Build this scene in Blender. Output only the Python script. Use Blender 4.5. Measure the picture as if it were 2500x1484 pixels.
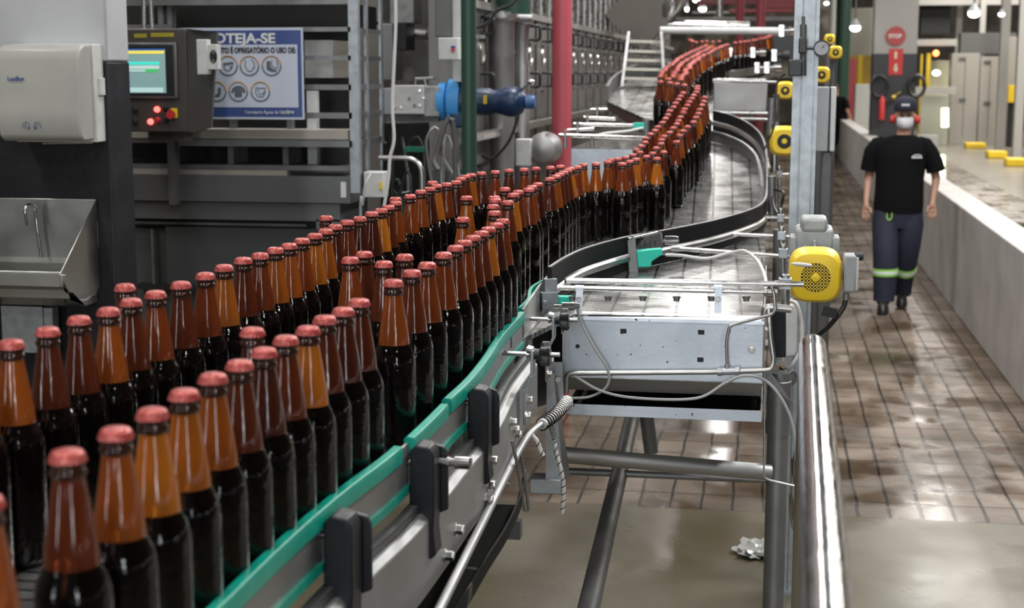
import bpy, bmesh, math, random
from mathutils import Vector, Matrix, noise
random.seed(7)
for o in list(bpy.data.objects): bpy.data.objects.remove(o)
SC = bpy.context.scene; COL = SC.collection
R = math.radians; PI = math.pi
# ---------------------------------------------------------------- camera
CAMZ, YAW, PITCH, FPX = 1.98, R(9.7), R(8.71), 3700.0
cam_d = bpy.data.cameras.new('camera'); cam = bpy.data.objects.new('camera', cam_d); COL.objects.link(cam)
cam.location = (0, 0, CAMZ); cam.rotation_euler = (R(90)-PITCH, 0, YAW)
cam_d.sensor_width = 36; cam_d.lens = 36*FPX/2500; cam_d.clip_start = .05; cam_d.clip_end = 300
cam_d.dof.use_dof = True; cam_d.dof.focus_distance = 3.5; cam_d.dof.aperture_fstop = 6.3
SC.camera = cam
SC.view_settings.view_transform = 'Standard'; SC.view_settings.look = 'None'
SC.view_settings.gamma = 1; SC.view_settings.exposure = 0.0; SC.view_settings.use_curve_mapping = False
# ---------------------------------------------------------------- world and lights
wd = bpy.data.worlds.new('hall_air'); SC.world = wd; wd.use_nodes = True
wd.node_tree.nodes['Background'].inputs[0].default_value = (.80, .86, 1, 1)
wd.node_tree.nodes['Background'].inputs[1].default_value = .10
def area(name, loc, sx, sy, power, col=(1, .97, .92), rot=(0, 0, 0)):
    l = bpy.data.lights.new(name, 'AREA'); l.shape = 'RECTANGLE'; l.size = sx; l.size_y = sy; l.energy = power; l.color = col
    o = bpy.data.objects.new(name, l); COL.objects.link(o); o.location = loc; o.rotation_euler = rot
    return o
LX = (-4.6, -1.2, 2.6)
for i, y in enumerate((-1.5, 1.5, 4.5, 8, 12, 17, 23, 30)):
    for x in LX:
        area('ceiling_light', (x+.3*(i % 2), y, 5.6), 
             .35, 1.3, 60 if y < 7 else 115, (1, .97, .93))
for y in (24, 33, 41, 50):
    for x in (5.5, 10): area('ceiling_light', (x, y, 6.2), .6, 2.2, 420, (1, .96, .86))
for x, w_, e_ in ((-.55, .8, 95), (2.7, .4, 45), (-4.2, .4, 40)): area('front_window_light', (x, -3.45, 2.35), w_, 2.3, e_, (.93, .97, 1), (R(90), 0, 0))  # added lights behind the camera, for bright streaks on the bottle necks
area('ceiling_light', (1.4, 4.6, 4.3), .5, 1.2, 50, (.93, .97, 1))  # extra light added near the table, hung below the ceiling rows
area('ceiling_light', (1.6, 9.5, 4.8), .5, 1.6, 170, (.97, .98, 1))
# ---------------------------------------------------------------- picture <-> place
HH = Vector((-math.sin(YAW), math.cos(YAW), 0)); RR = Vector((math.cos(YAW), math.sin(YAW), 0)); ZZ = Vector((0, 0, 1))
FF = HH*math.cos(PITCH) - ZZ*math.sin(PITCH); UU = HH*math.sin(PITCH) + ZZ*math.cos(PITCH)
def ray(px, py): return FF*FPX + RR*(px-1250) + UU*(742-py)
def at(px, py, d=None, z=None):
    v = ray(px, py)
    t = d/v.dot(HH) if z is None else (z-CAMZ)/v.z
    return Vector((0, 0, CAMZ)) + v*t
def dep(p): return p.dot(HH)
def lv(xr, d, z=0): return RR*xr + HH*d + ZZ*z
def rise(d):
    return .18*max(0, min(d, 8)-6.5) + .075*max(0, min(d, 16)-8)
DECK = 1.355
def zdeck(d): return DECK + rise(d)
def on_deck(px, py, h=0.0):
    """the point of the deck (or h above it) seen at a pixel"""
    v = ray(px, py); lo, hi = .5, 16.0
    for _ in range(60):
        m = (lo+hi)/2; t = m/v.dot(HH); z = CAMZ + v.z*t
        if z > zdeck(m)+h: lo = m
        else: hi = m
    return at(px, py, d=(lo+hi)/2)
# ---------------------------------------------------------------- object helpers
def tag(o, label=None, cat=None, group=None, kind=None):
    if label: o['label'] = label
    if cat: o['category'] = cat
    if group: o['group'] = group
    if kind: o['kind'] = kind
    return o
def empty(name, loc, label=None, cat=None, group=None, rz=0):
    o = bpy.data.objects.new(name, None); COL.objects.link(o); o.location = loc; o.rotation_euler = (0, 0, rz); o.empty_display_size = .05
    return tag(o, label, cat, group)
class MB:
    def __init__(s): s.v = []; s.f = []
    def add(s, vs, fs):
        n = len(s.v); s.v += [Vector(v) for v in vs]; s.f += [tuple(i+n for i in f) for f in fs]; return s
    def box(s, c, size, rz=0, M=None):
        x, y, z = (k/2 for k in size); m = M or Matrix.Rotation(rz, 3, 'Z'); c = Vector(c)
        vs = [c + m @ Vector((a*x, b*y, e*z)) for e in (-1, 1) for b in (-1, 1) for a in (-1, 1)]
        return s.add(vs, [(0, 2, 3, 1), (4, 5, 7, 6), (0, 1, 5, 4), (2, 6, 7, 3), (0, 4, 6, 2), (1, 3, 7, 5)])
    def bb(s, a, b):
        a = Vector(a); b = Vector(b); return s.box((a+b)/2, tuple(abs(k) for k in (b-a)))
    def beam(s, p0, p1, w, h, up=ZZ):
        p0 = Vector(p0); p1 = Vector(p1); t = (p1-p0); L = t.length; t.normalize()
        u = up if abs(t.dot(up)) < .98 else Vector((0, 1, 0))
        a = t.cross(u).normalized(); b = a.cross(t).normalized()
        M = Matrix((t, a, b)).transposed()
        return s.box((p0+p1)/2, (L, w, h), M=M)
    def tube(s, pts, r, seg=12, cap=True, closed=False):
        pts = [Vector(p) for p in pts]; n = len(pts); vs = []; prev = None
        rs = r if isinstance(r, (list, tuple)) else [r]*n
        for i, p in enumerate(pts):
            if closed: t = pts[(i+1) % n]-pts[i-1]
            else: t = pts[min(i+1, n-1)]-pts[max(i-1, 0)]
            t.normalize()
            if prev is None:
                u = ZZ if abs(t.z) < .9 else Vector((1, 0, 0)); a = t.cross(u).normalized()
            else:
                a = (prev - t*prev.dot(t)).normalized()
            prev = a; b = t.cross(a)
            for k in range(seg):
                q = 2*PI*k/seg; vs.append(p + (a*math.cos(q)+b*math.sin(q))*rs[i])
        fs = [(i*seg+k, i*seg+(k+1) % seg, ((i+1) % n)*seg+(k+1) % seg, ((i+1) % n)*seg+k) for i in range(n if closed else n-1) for k in range(seg)]
        if cap and not closed: fs += [tuple(reversed(range(seg))), tuple((n-1)*seg+k for k in range(seg))]
        return s.add(vs, fs)
    def lathe(s, prof, o=(0, 0, 0), ax=ZZ, seg=24, cap=True):
        o = Vector(o); ax = Vector(ax).normalized(); u = Vector((1, 0, 0)) if abs(ax.x) < .9 else Vector((0, 1, 0))
        a = (u-ax*u.dot(ax)).normalized(); b = ax.cross(a); vs = []
        for (h, r) in prof:
            for k in range(seg):
                q = 2*PI*k/seg; vs.append(o+ax*h+(a*math.cos(q)+b*math.sin(q))*r)
        n = len(prof)
        fs = [(i*seg+k, i*seg+(k+1) % seg, (i+1)*seg+(k+1) % seg, (i+1)*seg+k) for i in range(n-1) for k in range(seg)]
        if cap: fs += [tuple(reversed(range(seg))), tuple((n-1)*seg+k for k in range(seg))]
        return s.add(vs, fs)
    def cyl(s, p0, p1, r, seg=16):
        p0 = Vector(p0); p1 = Vector(p1); return s.lathe([(0, r), ((p1-p0).length, r)], p0, p1-p0, seg)
    def hexn(s, c, ax, r=.008, h=.006):
        return s.lathe([(0, r), (h*.85, r), (h, r*.85)], c, ax, 6)
    def prism(s, poly, vec):
        vec = Vector(vec); poly = [Vector(p) for p in poly]; n = len(poly)
        return s.add(poly+[p+vec for p in poly], [tuple(reversed(range(n))), tuple(range(n, 2*n))]+[(i, (i+1) % n, n+(i+1) % n, n+i) for i in range(n)])
    def sweep(s, path, prof):
        """prof: closed list of (lateral to the right of travel, up)"""
        path = [Vector(p) for p in path]; n = len(path); m = len(prof); vs = []
        for i, p in enumerate(path):
            t = path[min(i+1, n-1)]-path[max(i-1, 0)]; t.z = 0; t.normalize(); r = Vector((t.y, -t.x, 0))
            vs += [p+r*a+ZZ*b for a, b in prof]
        fs = [(i*m+k, i*m+(k+1) % m, (i+1)*m+(k+1) % m, (i+1)*m+k) for i in range(n-1) for k in range(m)]
        fs += [tuple(reversed(range(m))), tuple((n-1)*m+k for k in range(m))]
        return s.add(vs, fs)
    def ellip(s, c, rad, seg=16, rings=10, M=None):
        c = Vector(c); M = M or Matrix.Identity(3); vs = []; 
        for i in range(1, rings):
            th = PI*i/rings
            for k in range(seg):
                q = 2*PI*k/seg
                vs.append(c+M@Vector((rad[0]*math.sin(th)*math.cos(q), rad[1]*math.sin(th)*math.sin(q), rad[2]*math.cos(th))))
        n = rings-1; fs = [(i*seg+k, (i+1)*seg+k, (i+1)*seg+(k+1) % seg, i*seg+(k+1) % seg) for i in range(n-1) for k in range(seg)]
        vs += [c+M@Vector((0, 0, rad[2])), c+M@Vector((0, 0, -rad[2]))]; t = n*seg
        fs += [(t, k, (k+1) % seg) for k in range(seg)]+[(t+1, (n-1)*seg+(k+1) % seg, (n-1)*seg+k) for k in range(seg)]
        return s.add(vs, fs)
    def loft(s, rings, cap=True):
        m = len(rings[0]); n = len(rings); vs = [p for r in rings for p in r]
        fs = [(i*m+k, i*m+(k+1) % m, (i+1)*m+(k+1) % m, (i+1)*m+k) for i in range(n-1) for k in range(m)]
        if cap: fs += [tuple(reversed(range(m))), tuple((n-1)*m+k for k in range(m))]
        return s.add(vs, fs)
    def build(s, name, mat, parent=None, bevel=0, sharp=38, origin=None, rz=0, sub=0):
        """link as ONE mesh object; world coordinates unless origin is given"""
        me = bpy.data.meshes.new(name)
        base = Vector(origin) if origin is not None else (Vector(parent.get('_w', (0, 0, 0))) if parent else Vector((0, 0, 0)))
        me.from_pydata([v-base for v in s.v], [], s.f); me.update()
        bm = bmesh.new(); bm.from_mesh(me); bmesh.ops.recalc_face_normals(bm, faces=bm.faces); bm.to_mesh(me); bm.free()
        for p in me.polygons: p.use_smooth = True
        me.set_sharp_from_angle(angle=R(sharp))
        me.materials.append(mat)
        o = bpy.data.objects.new(name, me); COL.objects.link(o)
        if parent: o.parent = parent
        if origin is not None and not parent: o.location = base
        if bevel:
            b = o.modifiers.new('bevel', 'BEVEL'); b.width = bevel; b.segments = 2; b.limit_method = 'ANGLE'; b.angle_limit = R(40)
        if sub:
            b = o.modifiers.new('sub', 'SUBSURF'); b.levels = sub; b.render_levels = sub
        return o
def root(name, loc, label, cat, group=None):
    o = empty(name, loc, label, cat, group); o['_w'] = tuple(loc); return o
def thing(mb, name, mat, label, cat, group=None, **k):
    c = Vector((0, 0, 0))
    lo = Vector([min(v[i] for v in mb.v) for i in range(3)]); hi = Vector([max(v[i] for v in mb.v) for i in range(3)])
    o = mb.build(name, mat, origin=Vector(((lo.x+hi.x)/2, (lo.y+hi.y)/2, lo.z)), **k)
    return tag(o, label, cat, group)
def sub(mb, name, mat, par, **k):
    """a child of a mesh thing made by thing()/sub-part of a part"""
    w = Vector((0, 0, 0)); p = par
    while p is not None: w += p.location; p = p.parent
    me_o = mb.build(name, mat, origin=w, **k); me_o.location = (0, 0, 0); me_o.parent = par
    return me_o
def struct(mb, name, mat, **k): return tag(mb.build(name, mat, **k), kind='structure')
def arc_pts(pts, n=6):
    """Catmull-Rom through pts"""
    pts = [Vector(p) for p in pts]; out = []
    P = [pts[0]*2-pts[1]]+pts+[pts[-1]*2-pts[-2]]
    for i in range(1, len(P)-2):
        for k in range(n):
            t = k/n; a, b, c, d = P[i-1:i+3]
            out.append(.5*((2*b)+(c-a)*t+(2*a-5*b+4*c-d)*t*t+(3*b-a-3*c+d)*t**3))
    out.append(pts[-1]); return out
def round_path(pts, r=.03, n=5):
    pts = [Vector(p) for p in pts]; out = [pts[0]]
    for i in range(1, len(pts)-1):
        a = (pts[i-1]-pts[i]); b = (pts[i+1]-pts[i]); q = min(r, a.length*.45, b.length*.45)
        p0 = pts[i]+a.normalized()*q; p1 = pts[i]+b.normalized()*q
        for k in range(n+1):
            t = k/n; out.append((1-t)**2*p0+2*t*(1-t)*pts[i]+t*t*p1)
    out.append(pts[-1]); return out
# ---------------------------------------------------------------- materials
def mat(name, col, rough=.5, metal=0, bump=None, var=None, spec=.5, emit=None, coat=0, trans=0, rvar=None, aniso=0, alpha=1, ior=1.5):
    """bump=(scale,strength); var=(scale,colour2,lo,hi); rvar=(scale,rough2)"""
    m = bpy.data.materials.new(name); m.use_nodes = True; nt = m.node_tree; b = nt.nodes['Principled BSDF']
    I = b.inputs; I['Base Color'].default_value = (*col, 1); I['Roughness'].default_value = rough; I['Metallic'].default_value = metal
    I['Specular IOR Level'].default_value = spec; I['Coat Weight'].default_value = coat; I['Transmission Weight'].default_value = trans; I['IOR'].default_value = ior
    I['Alpha'].default_value = alpha
    if emit: I['Emission Color'].default_value = (*emit[0], 1); I['Emission Strength'].default_value = emit[1]
    tc = nt.nodes.new('ShaderNodeTexCoord')
    def noi(sc, det=4, sx=(1, 1, 1)):
        mp = nt.nodes.new('ShaderNodeMapping'); mp.inputs['Scale'].default_value = sx; nt.links.new(tc.outputs['Object'], mp.inputs[0])
        n = nt.nodes.new('ShaderNodeTexNoise'); n.inputs['Scale'].default_value = sc; n.inputs['Detail'].default_value = det; nt.links.new(mp.outputs[0], n.inputs[0]); return n
    if bump:
        n = noi(bump[0], 3, bump[2] if len(bump) > 2 else (1, 1, 1)); bp = nt.nodes.new('ShaderNodeBump'); bp.inputs['Strength'].default_value = bump[1]; bp.inputs['Distance'].default_value = .01
        nt.links.new(n.outputs[0], bp.inputs['Height']); nt.links.new(bp.outputs[0], I['Normal'])
    if var:
        n = noi(var[0], 6); cr = nt.nodes.new('ShaderNodeValToRGB'); e = cr.color_ramp.elements
        e[0].position = var[2]; e[0].color = (*col, 1); e[1].position = var[3]; e[1].color = (*var[1], 1)
        nt.links.new(n.outputs[0], cr.inputs[0]); nt.links.new(cr.outputs[0], I['Base Color'])
    if rvar:
        n = noi(rvar[0], 5); mr = nt.nodes.new('ShaderNodeMapRange'); mr.inputs['From Min'].default_value = .35; mr.inputs['From Max'].default_value = .65
        mr.inputs['To Min'].default_value = rough; mr.inputs['To Max'].default_value = rvar[1]
        nt.links.new(n.outputs[0], mr.inputs[0]); nt.links.new(mr.outputs[0], I['Roughness'])
    return m
M = {}
M['steel'] = mat('brushed_steel', (.50, .50, .50), .30, 1, rvar=(9, .45), var=(5, (.38, .38, .37), .4, .7))
M['steel_dull'] = mat('dull_steel', (.40, .40, .40), .42, 1, rvar=(7, .6), bump=(60, .03))
M['steel_grey'] = mat('grey_steel', (.27, .275, .28), .45, .8, var=(8, (.19, .19, .19), .4, .7))
M['steel_dark'] = mat('dark_steel', (.14, .14, .14), .45, .7, rvar=(6, .6))
M['chrome'] = mat('polished_steel', (.52, .51, .51), .10, 1, bump=(9, .16), rvar=(20, .2))
M['bar'] = mat('bright_bar_steel', (.62, .62, .61), .2, 1, rvar=(30, .32))
M['galv'] = mat('galvanized_steel', (.46, .49, .52), .42, .75, var=(25, (.33, .36, .38), .35, .7), bump=(40, .04))
M['plate'] = mat('scuffed_bright_plate', (.64, .69, .76), .40, .7, var=(5, (.46, .51, .58), .35, .75), rvar=(14, .5), bump=(90, .03))
M['black'] = mat('black_plastic', (.018, .019, .022), .38, 0)
M['blackrub'] = mat('black_rubber', (.012, .012, .012), .6, 0)
M['clampmat'] = mat('slate_black_plastic', (.012, .0135, .017), .42, 0, spec=.3, bump=(120, .04))
M['green'] = mat('green_wear_strip', (.0, .30, .22), .33, 0, var=(30, (.03, .38, .28), .5, .8), bump=(60, .05))
M['sensor'] = mat('turquoise_plastic', (.02, .55, .42), .35, 0)
M['yellow'] = mat('yellow_paint', (.80, .55, .02), .42, 0, var=(9, (.62, .42, .03), .5, .85))
M['grey_cast'] = mat('grey_cast_housing', (.34, .36, .36), .5, .2, var=(18, (.22, .23, .22), .45, .75), bump=(80, .1))
M['grey_box'] = mat('grey_enamel', (.32, .34, .35), .45, 0, var=(4, (.27, .29, .30), .4, .7))
M['ltgrey'] = mat('light_grey_plastic', (.55, .56, .55), .45, 0, var=(20, (.45, .46, .45), .45, .8))
M['white'] = mat('white_paint', (.72, .73, .74), .5)
M['pinkpole'] = mat('rose_red_paint', (.42, .075, .095), .42, 0, var=(3, (.36, .065, .08), .4, .7))
M['greenpole'] = mat('dark_green_paint', (.018, .055, .038), .4, 0)
M['maroon'] = mat('maroon_paint', (.20, .03, .04), .5)
M['blue'] = mat('blue_motor_paint', (.006, .026, .075), .35, 0)
M['bluelt'] = mat('bright_blue_paint', (.06, .32, .72), .35, 0)
M['cable'] = mat('grey_cable', (.36, .38, .38), .45)
M['cablew'] = mat('white_cable', (.6, .6, .58), .5)
M['cableb'] = mat('black_cable', (.015, .015, .015), .45)
M['red'] = mat('red_paint', (.50, .03, .03), .5)
M['lamp'] = mat('lamp_glow', (1, 1, 1), .5, emit=((1, 1, .85), 14))
M['glowy'] = mat('green_white_tube_glow', (1, 1, 1), .5, emit=((.95, 1, .6), 3))  # glow standing in for light reflected on the right-hand posts
def ramp(nt, fac, els):
    cr = nt.nodes.new('ShaderNodeValToRGB'); e = cr.color_ramp.elements
    while len(e) < len(els): e.new(.5)
    for k, (p, c) in enumerate(els): e[k].position = p; e[k].color = (*c, 1)
    nt.links.new(fac, cr.inputs[0]); return cr
def specks(m, scale, thr, col):
    nt = m.node_tree; b = nt.nodes['Principled BSDF']; src = b.inputs['Base Color'].links[0].from_socket
    tc = nt.nodes.new('ShaderNodeTexCoord'); n = nt.nodes.new('ShaderNodeTexNoise'); n.inputs['Scale'].default_value = scale; n.inputs['Detail'].default_value = 3; nt.links.new(tc.outputs['Object'], n.inputs[0])
    cr = ramp(nt, n.outputs[0], [(thr, (0, 0, 0)), (thr+.015, (1, 1, 1))]); mx = nt.nodes.new('ShaderNodeMix'); mx.data_type = 'RGBA'
    nt.links.new(cr.outputs[0], mx.inputs[0]); nt.links.new(src, mx.inputs[6]); mx.inputs[7].default_value = (*col, 1); nt.links.new(mx.outputs[2], b.inputs['Base Color'])
specks(M['plate'], 75, .69, (.05, .05, .05))
# amber neck glass: the hue differs from bottle to bottle
def neck_mat():
    m = mat('amber_neck_glass', (.2, .05, .01), .10, 0, trans=.55, spec=.6); nt = m.node_tree; b = nt.nodes['Principled BSDF']
    oi = nt.nodes.new('ShaderNodeObjectInfo')
    cr = ramp(nt, oi.outputs['Random'], [(0, (.075, .018, .010)), (.3, (.15, .030, .011)), (.6, (.27, .054, .012)), (.82, (.42, .105, .014)), (1, (.72, .24, .022))])
    nt.links.new(cr.outputs[0], b.inputs['Base Color'])
    tc = nt.nodes.new('ShaderNodeTexCoord'); mp = nt.nodes.new('ShaderNodeMapping'); mp.inputs['Scale'].default_value = (1, 1, .25); nt.links.new(tc.outputs['Object'], mp.inputs[0])
    n = nt.nodes.new('ShaderNodeTexNoise'); n.inputs['Scale'].default_value = 90; nt.links.new(mp.outputs[0], n.inputs[0])
    bp = nt.nodes.new('ShaderNodeBump'); bp.inputs['Strength'].default_value = .12; bp.inputs['Distance'].default_value = .004
    nt.links.new(n.outputs[0], bp.inputs['Height']); nt.links.new(bp.outputs[0], b.inputs['Normal'])
    return m
M['neck'] = neck_mat()
M['body'] = mat('dark_wet_bottle_glass', (.003, .002, .0016), .07, 0, bump=(60, .10), coat=.0, spec=.40)
M['collar'] = mat('dark_brown_glass', (.03, .010, .006), .06, 0, spec=.6)
M['cap'] = mat('rose_red_crown', (.40, .055, .05), .30, .3, bump=(160, .2), var=(150, (.62, .22, .19), .45, .8))
# slat chain deck
def slat_mat():
    m = bpy.data.materials.new('steel_slat_chain'); m.use_nodes = True; nt = m.node_tree; b = nt.nodes['Principled BSDF']
    b.inputs['Metallic'].default_value = .85
    tc = nt.nodes.new('ShaderNodeTexCoord'); mp = nt.nodes.new('ShaderNodeMapping'); mp.inputs['Rotation'].default_value = (0, 0, R(-2)); nt.links.new(tc.outputs['Object'], mp.inputs[0])
    br = nt.nodes.new('ShaderNodeTexBrick'); br.offset = 0; br.inputs['Scale'].default_value = 1; br.inputs['Brick Width'].default_value = .085; br.inputs['Row Height'].default_value = .032
    br.inputs['Mortar Size'].default_value = .004; br.inputs['Color1'].default_value = (.42, .42, .41, 1); br.inputs['Color2'].default_value = (.30, .30, .295, 1); br.inputs['Mortar'].default_value = (.03, .03, .03, 1)
    nt.links.new(mp.outputs[0], br.inputs[0]); nt.links.new(br.outputs['Color'], b.inputs['Base Color'])
    n = nt.nodes.new('ShaderNodeTexNoise'); n.inputs['Scale'].default_value = 9; n.inputs['Detail'].default_value = 6; nt.links.new(tc.outputs['Object'], n.inputs[0])
    mr = nt.nodes.new('ShaderNodeMapRange'); mr.inputs[1].default_value = .35; mr.inputs[2].default_value = .65; mr.inputs[3].default_value = .18; mr.inputs[4].default_value = .34
    nt.links.new(n.outputs[0], mr.inputs[0]); nt.links.new(mr.outputs[0], b.inputs['Roughness'])
    bp = nt.nodes.new('ShaderNodeBump'); bp.inputs['Strength'].default_value = .5; bp.inputs['Distance'].default_value = .003; bp.invert = True
    ad = nt.nodes.new('ShaderNodeMath'); ad.operation = 'MULTIPLY_ADD'; ad.inputs[1].default_value = .10
    n2 = nt.nodes.new('ShaderNodeTexNoise'); n2.inputs['Scale'].default_value = 45; nt.links.new(tc.outputs['Object'], n2.inputs[0])
    nt.links.new(n2.outputs[0], ad.inputs[0]); nt.links.new(br.outputs['Fac'], ad.inputs[2]); nt.links.new(ad.outputs[0], bp.inputs['Height']); nt.links.new(bp.outputs[0], b.inputs['Normal'])
    return m
M['slat'] = slat_mat()
def ridge_mat():
    m = mat('ridged_black_guide', (.012, .0125, .014), .45, 0, spec=.3); nt = m.node_tree; b = nt.nodes['Principled BSDF']
    return m
M['ridge'] = ridge_mat()
def tile_mat():
    m = bpy.data.materials.new('wet_brick_tiles'); m.use_nodes = True; nt = m.node_tree; b = nt.nodes['Principled BSDF']
    tc = nt.nodes.new('ShaderNodeTexCoord'); mp = nt.nodes.new('ShaderNodeMapping'); mp.inputs['Rotation'].default_value = (0, 0, R(90)); nt.links.new(tc.outputs['Object'], mp.inputs[0])
    nd = nt.nodes.new('ShaderNodeTexNoise'); nd.inputs['Scale'].default_value = 3; nt.links.new(mp.outputs[0], nd.inputs[0])
    mx0 = nt.nodes.new('ShaderNodeMix'); mx0.data_type = 'RGBA'; mx0.blend_type = 'LINEAR_LIGHT'; mx0.inputs[0].default_value = .012; nt.links.new(mp.outputs[0], mx0.inputs[6]); nt.links.new(nd.outputs['Color'], mx0.inputs[7])
    br = nt.nodes.new('ShaderNodeTexBrick'); br.offset = 0; br.inputs['Scale'].default_value = 1; br.inputs['Brick Width'].default_value = .26; br.inputs['Row Height'].default_value = .142
    br.inputs['Mortar Size'].default_value = .0075; br.inputs['Mortar Smooth'].default_value = .3; br.inputs['Color1'].default_value = (.20, .152, .115, 1); br.inputs['Color2'].default_value = (.135, .100, .075, 1); br.inputs['Mortar'].default_value = (.012, .011, .009, 1)
    nt.links.new(mx0.outputs[2], br.inputs[0])
    n = nt.nodes.new('ShaderNodeTexNoise'); n.inputs['Scale'].default_value = 1.1; n.inputs['Detail'].default_value = 4; nt.links.new(tc.outputs['Object'], n.inputs[0])
    cr = ramp(nt, n.outputs[0], [(.42, (1, 1, 1)), (.50, (.55, .50, .42)), (.62, (.42, .38, .30))])
    mx = nt.nodes.new('ShaderNodeMix'); mx.data_type = 'RGBA'; mx.blend_type = 'MULTIPLY'; mx.inputs[0].default_value = 1
    nt.links.new(br.outputs['Color'], mx.inputs[6]); nt.links.new(cr.outputs[0], mx.inputs[7]); nt.links.new(mx.outputs[2], b.inputs['Base Color'])
    n2 = nt.nodes.new('ShaderNodeTexNoise'); n2.inputs['Scale'].default_value = 2.3; n2.inputs['Detail'].default_value = 5; nt.links.new(tc.outputs['Object'], n2.inputs[0])
    mr = nt.nodes.new('ShaderNodeMapRange'); mr.inputs[1].default_value = .38; mr.inputs[2].default_value = .62; mr.inputs[3].default_value = .12; mr.inputs[4].default_value = .55
    nt.links.new(n2.outputs[0], mr.inputs[0]); nt.links.new(mr.outputs[0], b.inputs['Roughness'])
    bp = nt.nodes.new('ShaderNodeBump'); bp.inputs['Strength'].default_value = .7; bp.inputs['Distance'].default_value = .006; bp.invert = True
    nt.links.new(br.outputs['Fac'], bp.inputs['Height']); nt.links.new(bp.outputs[0], b.inputs['Normal'])
    return m
M['tiles'] = tile_mat()
M['wetconc'] = mat('wet_ochre_concrete', (.100, .084, .050), .17, 0, var=(.9, (.145, .130, .095), .40, .64), rvar=(1.3, .5), bump=(7, .05))
M['conc'] = mat('painted_concrete', (.50, .48, .47), .5, 0, var=(2.5, (.40, .375, .36), .42, .68), bump=(30, .05))
M['concwhite'] = mat('white_plaster', (.46, .47, .49), .6, 0, var=(3, (.38, .39, .41), .4, .7), bump=(25, .06))
M['concblack'] = mat('black_gloss_paint', (.013, .013, .016), .45, 0, spec=.25, var=(6, (.024, .024, .028), .5, .8), bump=(30, .12))
M['floor2'] = mat('smooth_grey_floor', (.26, .235, .20), .25, 0, var=(1, (.21, .19, .16), .4, .65))
# ---------------------------------------------------------------- floor
fl = MB(); ye = at(1700, 1243, z=0); Y0 = ye.y
fl.bb((-9, -3, -.1), (9, Y0, 0)); struct(fl, 'floor_concrete', M['wetconc'])
fl = MB(); fl.bb((-9, Y0, -.1), (3.9, 62, 0)); struct(fl, 'floor_tiled', M['tiles'])
fl = MB(); fl.bb((3.9, Y0, -.1), (20.2, 62, 0)); struct(fl, 'floor_beyond_wall', M['floor2'])
# ---------------------------------------------------------------- bottles
def bottle_proto():
    b = MB().lathe([(0, .029), (.003, .033), (.010, .0352), (.152, .0354), (.162, .0345), (.171, .0318), (.178, .0285), (.184, .0262)], seg=28)
    o = b.build('beer_bottle', M['body'], sharp=60)
    n = MB().lathe([(.182, .0258), (.19, .0252), (.205, .0236), (.225, .0205), (.245, .0172), (.258, .0151), (.264, .0144), (.2655, .0144)], seg=24).build('neck', M['neck'], sharp=60)
    c = MB().lathe([(.2645, .0144), (.267, .0162), (.2705, .0164), (.2725, .0148), (.2745, .0141), (.277, .0156), (.2792, .0156), (.281, .0142)], seg=24).build('collar', M['collar'], sharp=60)
    N = 42; prof = [(.2790, .0166, 1), (.2825, .0160, .6), (.2862, .0148, .1), (.2884, .0134, 0), (.2896, .0105, 0), (.2902, .005, 0)]
    vs = []; fs = []
    for (h, r, w) in prof:
        for k in range(N):
            q = 2*PI*k/N; rr = r*(1+.055*w*(1 if k % 2 else -1)); vs.append((rr*math.cos(q), rr*math.sin(q), h))
    for i in range(len(prof)-1):
        fs += [(i*N+k, i*N+(k+1) % N, (i+1)*N+(k+1) % N, (i+1)*N+k) for k in range(N)]
    fs.append(tuple((len(prof)-1)*N+k for k in range(N))); fs.append(tuple(reversed(range(N))))
    k = MB().add(vs, fs).build('crown_cap', M['cap'], sharp=50)
    for q in (n, c, k): q.parent = o
    return o
proto = bottle_proto()
ROW_R = [(165,1115),(283,1060),(372,1012),(450,965),(520,925),(585,893),(645,862),(698,832),(752,808),(793,782),(838,762),(877,740),(960,692),(1006,668),(1043,649),(1083,624),(1112,607),(1134,594),(1155,582),(1175,571),(1192,561),(1212,551),(1227,541),(1207,521),(1204,505),(1219,492),(1207,484),(1231,494),(1241,463),(1253,477),(1265,470),(1282,464),(1298,458),(1313,451),(1342,438),(1357,432),(1366,427),(1375,422),(1385,417),(1393,413),(1402,409)]
ROW_L = [(-62,868),(28,842),(116,811),(193,783),(265,762),(320,739),(380,720),(442,697),(501,675),(547,655),(594,637),(634,626),(672,612),(705,602),(737,589),(768,577),(794,566),(818,555),(847,544),(878,535),(907,523),(930,515),(948,507),(966,497),(1001,480),(1027,469),(1049,462),(1066,455),(1090,451),(1113,446),(1124,438),(1136,432),(1150,428),(1175,424),(1209,421),(1244,417),(1278,415),(1312,412),(1343,410),(1372,408)]
STRAY = [(-40,1228),(617,812),(855,636),(889,622),(937,646),(988,629),(1130,537),(1139,484),(305,703),(796,533),(965,487),(1056,447)]
BEND = [(1425,403),(1454,401),(1484,396),(1491,391),(1507,389),(1519,401),(1526,385),(1537,395),(1552,390),(1545,379),(1578,383),(1593,375),(1604,388),(1560,372),(1620,372)]
def dense(pts, step):
    """evenly spaced places along a curve through pixel points on the deck"""
    P = arc_pts([on_deck(x, y, .285) for x, y in pts], 12); out = [P[0]]; acc = 0
    for a, b in zip(P, P[1:]):
        acc += (Vector((b.x-a.x, b.y-a.y))).length
        if acc >= step: out.append(b); acc = 0
    return out
groups = []
def put(P, key): groups.append([[p.x, p.y] for p in P]); keys.append(key)
keys = []
for lst, key in ((ROW_R, 'right'), (ROW_L, 'left'), (STRAY, 'stray'), (BEND, 'bend')):
    put([on_deck(x, y, .285) for x, y in lst], key)
put(dense([(1556,368),(1575,350),(1593,327),(1607,314),(1627,296),(1649,259),(1672,224)], .077), 'ramp')
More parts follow.
